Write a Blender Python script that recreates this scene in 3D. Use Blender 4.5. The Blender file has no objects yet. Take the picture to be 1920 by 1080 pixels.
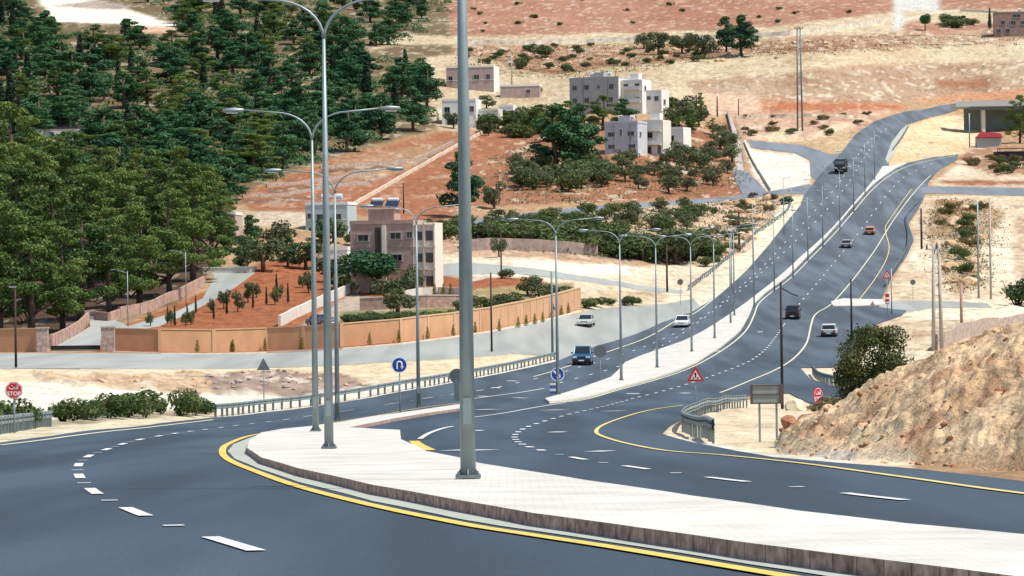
import bpy, math, random
import numpy as np
from mathutils import Vector, Matrix, geometry
random.seed(7); rng = np.random.default_rng(7)
SC = bpy.context.scene
COL = SC.collection
# ------------------------------------------------------------------ camera, sky, sun, exposure
F = 6150.0                      # focal length in pixels of a 1920 px wide frame (long telephoto)
ROLL = 0.013
CR, SR = math.cos(ROLL), math.sin(ROLL)
ZC = 1.4                        # eye height datum
cd = bpy.data.cameras.new("camera"); cam = bpy.data.objects.new("camera", cd); COL.objects.link(cam)
cd.sensor_width = 36.0; cd.lens = 36.0 * F / 1920.0; cd.clip_start = 0.5; cd.clip_end = 9000
m = Matrix(((CR, SR, 0, 0), (0, 0, -1, 0), (-SR, CR, 0, ZC), (0, 0, 0, 1)))
cam.matrix_world = m
SC.camera = cam
SUN_DIR = Vector((0.90, -0.40, 0)).normalized() * math.cos(math.radians(61)) + Vector((0, 0, math.sin(math.radians(61))))
W = bpy.data.worlds.new("World"); SC.world = W; W.use_nodes = True
nt = W.node_tree; sky = nt.nodes.new("ShaderNodeTexSky"); sky.sky_type = 'NISHITA'; sky.sun_disc = False
sky.sun_elevation = math.radians(61); sky.sun_rotation = math.atan2(SUN_DIR.x, SUN_DIR.y)
bg = nt.nodes["Background"]; bg.inputs[1].default_value = 0.13
nt.links.new(sky.outputs[0], bg.inputs[0])
sl = bpy.data.lights.new("sun", 'SUN'); sl.energy = 4.6; sl.angle = math.radians(0.5); sl.color = (1.0, 0.95, 0.86)
sun = bpy.data.objects.new("sun", sl); COL.objects.link(sun)
sun.rotation_euler = SUN_DIR.to_track_quat('Z', 'Y').to_euler(); sun.location = (40, -20, 90)
SC.view_settings.view_transform = 'Standard'; SC.view_settings.look = 'None'
SC.view_settings.exposure = 0.25; SC.view_settings.gamma = 1.0
# ------------------------------------------------------------------ terrain
def U(px, py):
    dx = np.asarray(px, float) - 960; dy = np.asarray(py, float) - 540
    return 960 + CR * dx - SR * dy, 540 + SR * dx + CR * dy
def RAW(ux, uy):                # inverse of U
    A = ux - 960; B = uy - 540
    return 960 + CR * A + SR * B, 540 - SR * A + CR * B
ctrl = []
for px in (-400, 0, 400, 800, 1200, 1600, 2000, 2400):
    for py in (1900, 1400, 1080, 980, 900, 850):
        if py == 850 and px < 100: continue
        ctrl.append((px, py, 8164 / (py - 743)))
poles = [(878, 900, 52), (617, 843, 87), (592, 810, 122), (633, 790, 157), (785, 765, 192), (1045, 742, 227),
         (1165, 715, 262), (1232, 690, 297), (1297, 660, 332), (1340, 635, 367), (1372, 608, 402), (1415, 577, 437),
         (1452, 548, 470), (1487, 520, 505), (1515, 490, 540), (1543, 462, 572), (1572, 432, 602), (1600, 398, 632),
         (1622, 365, 662)]
for p in poles: ctrl.append(p)
for (px, py, Y) in poles[6:]:
    X = (px - 960) * Y / F
    for d in (-13, 14): ctrl.append((960 + F * (X + d) / Y, py + (2 if d < 0 else -1), Y))
ctrl += [(1680, 240, 840), (1780, 204, 930)]
cols = {
 -400: [(94, 832), (135, 797), (185, 748), (250, 702), (320, 670), (400, 612), (480, 522), (590, 420), (700, 320), (820, 225), (980, 110), (1250, 10), (1600, -90), (2500, -260)],
 0: [(94, 832), (130, 797), (185, 747), (250, 697), (320, 664), (400, 605), (480, 510), (590, 400), (700, 300), (820, 205), (980, 100), (1250, 0), (1600, -100), (2500, -260)],
 250: [(150, 799), (200, 752), (262, 694), (328, 661), (400, 590), (480, 500), (590, 400), (700, 300), (820, 205), (980, 100), (1250, 0), (1600, -100), (2500, -260)],
 500: [(208, 773), (240, 742), (290, 693), (335, 659), (395, 598), (480, 490), (580, 395), (700, 300), (820, 205), (980, 100), (1250, 0), (1600, -100), (2500, -260)],
 740: [(232, 739), (285, 690), (338, 643), (385, 592), (440, 545), (520, 470), (600, 390), (720, 290), (820, 200), (960, 110), (1250, 0), (1600, -100), (2500, -260)],
 1000: [(300, 686), (345, 642), (372, 615), (405, 583), (460, 520), (520, 470), (600, 400), (700, 315), (800, 235), (900, 160), (1050, 80), (1250, 0), (1600, -100), (2500, -260)],
 1200: [(400, 617), (430, 582), (470, 543), (520, 500), (570, 450), (630, 390), (720, 292), (800, 215), (900, 145), (1050, 80), (1250, 0), (1600, -100), (2500, -260)],
 1400: [(550, 490), (600, 440), (660, 380), (730, 320), (790, 265), (850, 200), (950, 120), (1080, 60), (1250, 0), (1600, -100), (2500, -260)],
 1600: [(700, 330), (735, 300), (790, 262), (860, 200), (960, 120), (1080, 60), (1250, 0), (1600, -100), (2500, -260)],
 1750: [(230, 740), (330, 650), (430, 577), (520, 500), (620, 400), (690, 345), (760, 300), (830, 255), (920, 208), (1020, 120), (1120, 60), (1270, 0), (1600, -100), (2500, -260)],
 1920: [(230, 740), (330, 650), (430, 577), (520, 500), (620, 400), (690, 345), (760, 300), (830, 258), (910, 213), (1020, 120), (1120, 60), (1270, 0), (1600, -100), (2500, -260)],
 2300: [(230, 740), (330, 650), (430, 577), (520, 500), (620, 400), (690, 345), (760, 300), (830, 258), (910, 213), (1020, 120), (1120, 60), (1270, 0), (1600, -100), (2500, -260)],
}
for px, l in cols.items():
    for Y, py in l: ctrl.append((px, py, Y))
ctrl += [(421, 781, 195), (640, 757, 222), (890, 711, 262), (176, 808, 125), (1170, 780, 150), (1280, 762, 185), (1423, 742, 227),
         (1540, 735, 235), (1400, 790, 135), (1600, 800, 125), (1900, 800, 125), (1117, 815, 113), (592, 807, 127)]
C = np.array(ctrl, float)
cux, cuy = U(C[:, 0], C[:, 1])
SX, SY_ = 500.0, 0.45
cp = np.stack([cux / SX, np.log(C[:, 2]) / SY_], 1)
cr = cuy - (743 + 8164 / C[:, 2])
def phi(r2): return np.sqrt(r2 + 0.12)
D2 = ((cp[:, None, :] - cp[None, :, :]) ** 2).sum(-1)
n = len(cp)
A_ = np.zeros((n + 3, n + 3)); A_[:n, :n] = phi(D2) + np.eye(n) * 0.004 * -1
Pm = np.concatenate([np.ones((n, 1)), cp], 1); A_[:n, n:] = Pm; A_[n:, :n] = Pm.T
wts = np.linalg.solve(A_, np.concatenate([cr, np.zeros(3)]))
def Fpy(ux, Y):                 # unrolled picture row of the ground in column ux at distance Y
    ux = np.asarray(ux, float); Y = np.asarray(Y, float)
    a = np.clip(ux, -400, 2300).ravel() / SX; b = np.log(np.clip(Y.ravel(), 8, 3000)) / SY_
    out = np.empty(a.shape)
    for i in range(0, len(a), 20000):
        aa = a[i:i + 20000]; bb = b[i:i + 20000]
        r2 = (aa[:, None] - cp[None, :, 0]) ** 2 + (bb[:, None] - cp[None, :, 1]) ** 2
        out[i:i + 20000] = phi(r2) @ wts[:n] + wts[n] + wts[n + 1] * aa + wts[n + 2] * bb
    out = out.reshape(ux.shape)
    t = np.clip((Y - 45) / 60.0, 0, 1)
    return out * t + 743 + 8164 / Y
def TZ(X, Y):
    X = np.asarray(X, float); Y = np.asarray(Y, float)
    return ZC + (540 - Fpy(960 + F * X / Y, Y)) * Y / F
YG = np.exp(np.arange(math.log(9), math.log(2400), 0.004))
_cache = {}
def colprof(ux):
    k = round(float(ux) / 4)
    if k not in _cache: _cache[k] = Fpy(np.full(YG.shape, k * 4.0), YG)
    return _cache[k]
def P(px, py, h=0.0):           # world point of the ground (raised by h) met by the sight line through pixel (px, py)
    ux, uy = U(px, py)
    prof = colprof(ux) - h * F / YG
    i = np.argmax(prof <= uy)
    if prof[i] > uy: i = len(YG) - 1
    if i == 0: Y = YG[0]
    else:
        t = (prof[i - 1] - uy) / max(prof[i - 1] - prof[i], 1e-9); Y = YG[i - 1] + t * (YG[i] - YG[i - 1])
    X = (ux - 960) * Y / F
    return Vector((X, Y, float(TZ(X, Y)) + h))
def at_depth(px, Y, dz=0.0):    # ground point in raw column px at distance Y
    ux = px
    for _ in range(2):
        uy = float(Fpy(ux, Y)); ux = float(U(px, RAW(ux, uy)[1])[0])
    X = (ux - 960) * Y / F
    return Vector((X, Y, float(TZ(X, Y)) + dz))
def Rp(v):                      # raw pixel of world point
    return RAW(960 + F * v[0] / v[1], 540 - F * (v[2] - ZC) / v[1])
# value noise
def vnoise(x, y, seed=0):
    xi = np.floor(x).astype(np.int64); yi = np.floor(y).astype(np.int64); fx = x - xi; fy = y - yi
    fx = fx * fx * (3 - 2 * fx); fy = fy * fy * (3 - 2 * fy)
    def h(a, b):
        k = (a * 374761393 + b * 668265263 + seed * 1442695041) & 0x7fffffff
        k = ((k ^ (k >> 13)) * 1274126177) & 0x7fffffff
        return ((k ^ (k >> 16)) & 0xffff) / 65535.0
    return (h(xi, yi) * (1 - fx) + h(xi + 1, yi) * fx) * (1 - fy) + (h(xi, yi + 1) * (1 - fx) + h(xi + 1, yi + 1) * fx) * fy
def fbm(x, y, o=3, seed=0):
    s = 0; a = 1; t = 0
    for k in range(o): s = s + a * vnoise(x * 2 ** k, y * 2 ** k, seed + k); t += a; a *= .55
    return s / t
def inpoly(x, y, poly):
    r = np.zeros(x.shape, bool); k = len(poly)
    for i in range(k):
        x0, y0 = poly[i]; x1, y1 = poly[(i + 1) % k]
        if y0 == y1: continue
        c = ((y0 > y) != (y1 > y)) & (x < (x1 - x0) * (y - y0) / (y1 - y0) + x0)
        r ^= c
    return r
# ------------------------------------------------------------------ materials
MATS = {}
def mat(name, col, rough=0.7, metal=0.0, noise=0.0, scale=5.0, bump=0.0, spec=0.3, col2=None, detail=4.0, coords='Object', bscale=None, stretch=None):
    if name in MATS: return MATS[name]
    m = bpy.data.materials.new(name); m.use_nodes = True; t = m.node_tree; b = t.nodes["Principled BSDF"]
    b.inputs["Roughness"].default_value = rough; b.inputs["Metallic"].default_value = metal
    b.inputs["Specular IOR Level"].default_value = spec
    c = (*col, 1)
    b.inputs["Base Color"].default_value = c
    if noise > 0 or bump > 0 or col2:
        tc = t.nodes.new("ShaderNodeTexCoord"); n_ = t.nodes.new("ShaderNodeTexNoise")
        n_.inputs["Scale"].default_value = scale; n_.inputs["Detail"].default_value = detail; n_.inputs["Roughness"].default_value = .6
        src = tc.outputs[coords]
        if stretch:
            mp = t.nodes.new("ShaderNodeMapping"); mp.inputs["Scale"].default_value = stretch; t.links.new(src, mp.inputs[0]); src = mp.outputs[0]
        t.links.new(src, n_.inputs["Vector"])
        if noise > 0 or col2:
            r = t.nodes.new("ShaderNodeValToRGB"); r.color_ramp.elements[0].position = .3; r.color_ramp.elements[1].position = .7
            a2 = col2 if col2 else tuple(min(1, x * (1 + noise)) for x in col)
            a1 = col if col2 else tuple(x * (1 - noise) for x in col)
            r.color_ramp.elements[0].color = (*a1, 1); r.color_ramp.elements[1].color = (*a2, 1)
            t.links.new(n_.outputs[0], r.inputs[0]); t.links.new(r.outputs[0], b.inputs["Base Color"])
        if bump > 0:
            n2 = t.nodes.new("ShaderNodeTexNoise"); n2.inputs["Scale"].default_value = bscale or scale * 3; n2.inputs["Detail"].default_value = 5
            t.links.new(src, n2.inputs["Vector"])
            bp = t.nodes.new("ShaderNodeBump"); bp.inputs["Strength"].default_value = bump; bp.inputs["Distance"].default_value = .05
            t.links.new(n2.outputs[0], bp.inputs["Height"]); t.links.new(bp.outputs[0], b.inputs["Normal"])
    MATS[name] = m; return m
# ------------------------------------------------------------------ mesh builder
class MB:
    def __init__(s): s.v = []; s.f = []; s.uv = None
    def add(s, vs, fs):
        o = len(s.v); s.v += [tuple(x) for x in vs]; s.f += [tuple(i + o for i in f) for f in fs]; return s
    def box(s, c, d, rz=0.0):
        x, y, z = c; a, b, e = d[0] / 2, d[1] / 2, d[2] / 2; cs, sn = math.cos(rz), math.sin(rz)
        vs = []
        for k in (-e, e):
            for (i, j) in ((-a, -b), (a, -b), (a, b), (-a, b)): vs.append((x + i * cs - j * sn, y + i * sn + j * cs, z + k))
        return s.add(vs, [(3, 2, 1, 0), (4, 5, 6, 7), (0, 1, 5, 4), (1, 2, 6, 5), (2, 3, 7, 6), (3, 0, 4, 7)])
    def tube(s, pts, rs, n=8, cap=True):
        pts = [Vector(p) for p in pts]
        if not isinstance(rs, (list, tuple)): rs = [rs] * len(pts)
        vs = []; k = len(pts)
        for i, p in enumerate(pts):
            d = (pts[min(i + 1, k - 1)] - pts[max(i - 1, 0)]).normalized()
            u = d.cross(Vector((0, 1, 0)) if abs(d.y) < .9 else Vector((1, 0, 0))).normalized(); w = d.cross(u)
            for j in range(n):
                a = 2 * math.pi * j / n; vs.append(p + (u * math.cos(a) + w * math.sin(a)) * rs[i])
        fs = [(i * n + j, i * n + (j + 1) % n, (i + 1) * n + (j + 1) % n, (i + 1) * n + j) for i in range(k - 1) for j in range(n)]
        if cap: fs += [tuple(range(n))[::-1], tuple((k - 1) * n + j for j in range(n))]
        return s.add(vs, fs)
    def prism(s, poly, y0, y1, ax='y'):      # polygon in (x,z), extruded along y
        k = len(poly)
        if ax == 'y': vs = [(p[0], y0, p[1]) for p in poly] + [(p[0], y1, p[1]) for p in poly]
        elif ax == 'x': vs = [(y0, p[0], p[1]) for p in poly] + [(y1, p[0], p[1]) for p in poly]
        else: vs = [(p[0], p[1], y0) for p in poly] + [(p[0], p[1], y1) for p in poly]
        fs = [tuple(range(k)), tuple(range(2 * k - 1, k - 1, -1))] + [(i, i + k, (i + 1) % k + k, (i + 1) % k) for i in range(k)]
        return s.add(vs, fs)
    def build(s, name, mt, parent=None, smooth=False, loc=None):
        me = bpy.data.meshes.new(name); me.from_pydata(s.v, [], s.f); me.materials.append(mt)
        me.validate(); me.update()
        import bmesh
        b = bmesh.new(); b.from_mesh(me); bmesh.ops.recalc_face_normals(b, faces=b.faces); b.to_mesh(me); b.free()
        if smooth: me.polygons.foreach_set("use_smooth", [True] * len(me.polygons))
        o = bpy.data.objects.new(name, me); COL.objects.link(o)
        if parent: o.parent = parent
        if loc is not None: o.location = loc
        return o
def thing(name, label, cat, loc=(0, 0, 0), rz=0.0, group=None):
    o = bpy.data.objects.new(name, None); COL.objects.link(o); o.location = loc; o.rotation_euler = (0, 0, rz)
    o.empty_display_size = .3; o['label'] = label; o['category'] = cat
    if group: o['group'] = group
    return o
def tag(o, label, cat, group=None):
    o['label'] = label; o['category'] = cat
    if group: o['group'] = group
    return o
def struct(o): o['kind'] = 'structure'; return o
KIDS = {}
def dup(root, loc, rz=0.0, sc=1.0, label=None, group=None):
    r = root.copy(); COL.objects.link(r); r.location = loc; r.rotation_euler = (0, 0, rz)
    r.scale = (sc, sc, sc) if not isinstance(sc, (tuple, list)) else sc
    if label: r['label'] = label
    if group: r['group'] = group
    if root.name not in KIDS: KIDS[root.name] = [(c, list(c.children)) for c in root.children]
    for ch, gs in KIDS[root.name]:
        c = ch.copy(); COL.objects.link(c); c.parent = r
        for g in gs:
            d = g.copy(); COL.objects.link(d); d.parent = c
    return r
# ------------------------------------------------------------------ road outlines (picture tracing -> laid on the terrain)
ROAD_MAIN = [(-900, 880), (-300, 850), (0, 832), (100, 819), (200, 806), (300, 795), (400, 784), (500, 774), (600, 762), (700, 746), (800, 728),
    (890, 711), (960, 697), (1045, 678), (1100, 655), (1160, 638), (1240, 606), (1296, 586), (1340, 560), (1386, 522), (1426, 478), (1460, 436),
    (1484, 406), (1500, 387), (1507, 368), (1525, 345), (1540, 325), (1575, 290), (1592, 268), (1605, 252), (1640, 228), (1700, 209), (1765, 198), (1800, 194), (1905, 188),
    (1905, 199), (1800, 204), (1745, 219), (1700, 234), (1678, 258), (1664, 290), (1668, 318), (1700, 306), (1745, 296), (1797, 290),
    (1795, 300), (1762, 318), (1742, 340), (1732, 372), (1722, 392), (1703, 420), (1713, 450), (1700, 480), (1672, 520), (1655, 556), (1648, 577),
    (1700, 583), (1690, 593), (1645, 608), (1612, 640), (1590, 675), (1560, 690), (1500, 690), (1520, 712), (1580, 730), (1680, 745), (1800, 760), (1800, 790), (1600, 782), (1480, 738),
    (1405, 742), (1345, 760), (1290, 782), (1255, 800), (1240, 815), (1300, 832), (1380, 848), (1450, 860), (1560, 870), (1700, 881), (1800, 892), (1920, 907), (2300, 950), (3400, 1060),
    (4500, 2400), (-1500, 2400)]
SERVICE = [(-500, 664), (-40, 664), (80, 663), (210, 663), (280, 664), (400, 665), (500, 663), (640, 656), (750, 647), (850, 634), (920, 624), (980, 612), (1040, 598), (1085, 588), (1110, 580),
    (1180, 574), (1250, 570), (1300, 560), (1312, 575), (1260, 602), (1180, 634), (1110, 657), (1050, 680), (1035, 668), (960, 664), (850, 673), (740, 679), (640, 685), (500, 690), (400, 692), (200, 693), (0, 692), (-500, 695)]
SIDE_L = [(1402, 262), (1440, 267), (1500, 272), (1560, 290), (1590, 285), (1575, 320), (1540, 345), (1520, 330), (1518, 300), (1490, 287), (1440, 281), (1409, 277)]
THIN_L = [(820, 425), (900, 410), (1000, 398), (1100, 388), (1200, 382), (1300, 375), (1400, 364), (1480, 353), (1520, 345), (1520, 365), (1480, 363), (1400, 371), (1300, 382), (1200, 389), (1100, 396), (1000, 406), (900, 418), (820, 434)]
RAMP_L = [(1372, 318), (1398, 320), (1420, 340), (1438, 362), (1392, 364), (1382, 345)]
RAMP_UP = [(1362, 212), (1368, 211), (1390, 270), (1395, 320), (1382, 320), (1370, 262)]
CROSS_R = [(1715, 352), (1760, 350), (1850, 352), (2200, 356), (2200, 370), (1850, 366), (1760, 363), (1712, 362)]
SIDE_R = [(1640, 566), (1720, 564), (1850, 569), (1860, 577), (1750, 578), (1700, 586), (1645, 582)]
FIELD_ROAD = [(640, 505), (720, 500), (870, 493), (960, 500), (1060, 513), (1160, 528), (1280, 545), (1280, 551), (1160, 537), (1060, 524), (960, 514), (880, 515), (800, 520), (640, 518)]
DRIVE = [(105, 655), (110, 645), (170, 612), (163, 592), (185, 585), (240, 612), (330, 585), (380, 560), (402, 520), (390, 502), (465, 500), (478, 512), (440, 540), (372, 578), (300, 612), (250, 620), (190, 628), (187, 655)]
ROADS = [("road", ROAD_MAIN, 'asphalt'), ("service_road", SERVICE, 'asphalt_old'), ("side_road", SIDE_L, 'asphalt_mid'), ("lane", THIN_L, 'asphalt_mid'),
         ("ramp", RAMP_L, 'asphalt_mid'), ("hill_track", RAMP_UP, 'concrete_grey'), ("crossroad", CROSS_R, 'asphalt_mid'), ("junction_road", SIDE_R, 'asphalt_old'),
         ("farm_road", FIELD_ROAD, 'asphalt_old'), ("driveway", DRIVE, 'asphalt_old')]
# ------------------------------------------------------------------ ground sheet
ux = np.concatenate([-np.geomspace(9000, 100, 26), np.arange(-60, 1985, 5.0), 2010 + np.geomspace(20, 9000, 26)])
ly = np.concatenate([np.arange(math.log(7), math.log(40), .015), np.arange(math.log(40), math.log(100), .0035), np.arange(math.log(100), 5.0, .012), np.arange(5.0, 6.0, .007), np.arange(6.0, math.log(3200), .0045)])
GX, GL = np.meshgrid(ux, ly); GY = np.exp(GL)
PYU = Fpy(GX, GY); WX = (GX - 960) * GY / F
Z0 = ZC + (540 - PYU) * GY / F
RX, RY = RAW(GX, PYU)
jit = lambda a, s: (fbm(WX / s, GY / s, 3, 11) - .5) * a
def mask(poly, soft=0):
    if soft == 0: return inpoly(RX, RY, poly)
    return inpoly(RX + (fbm(WX / 3.0, GY / 3.0, 3, 5) - .5) * soft * 2, RY + (fbm(WX / 4.0, GY / 5.0, 3, 9) - .5) * soft, poly)
roadm = np.zeros(GX.shape, bool)
for _, poly, _m in ROADS: roadm |= mask(poly)
near = roadm.copy()
for _ in range(3):
    g = near.copy(); g[1:] |= near[:-1]; g[:-1] |= near[1:]; g[:, 1:] |= near[:, :-1]; g[:, :-1] |= near[:, 1:]; near = g
soft = near.astype(float)
for _ in range(4):
    s2 = soft.copy(); s2[1:-1, 1:-1] = (soft[1:-1, 1:-1] * 2 + soft[:-2, 1:-1] + soft[2:, 1:-1] + soft[1:-1, :-2] + soft[1:-1, 2:]) / 6; soft = np.maximum(s2, near)
free = 1 - soft
inner = roadm.copy(); inner[1:] &= roadm[:-1]; inner[:-1] &= roadm[1:]; inner[:, 1:] &= roadm[:, :-1]; inner[:, :-1] &= roadm[:, 1:]
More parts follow.
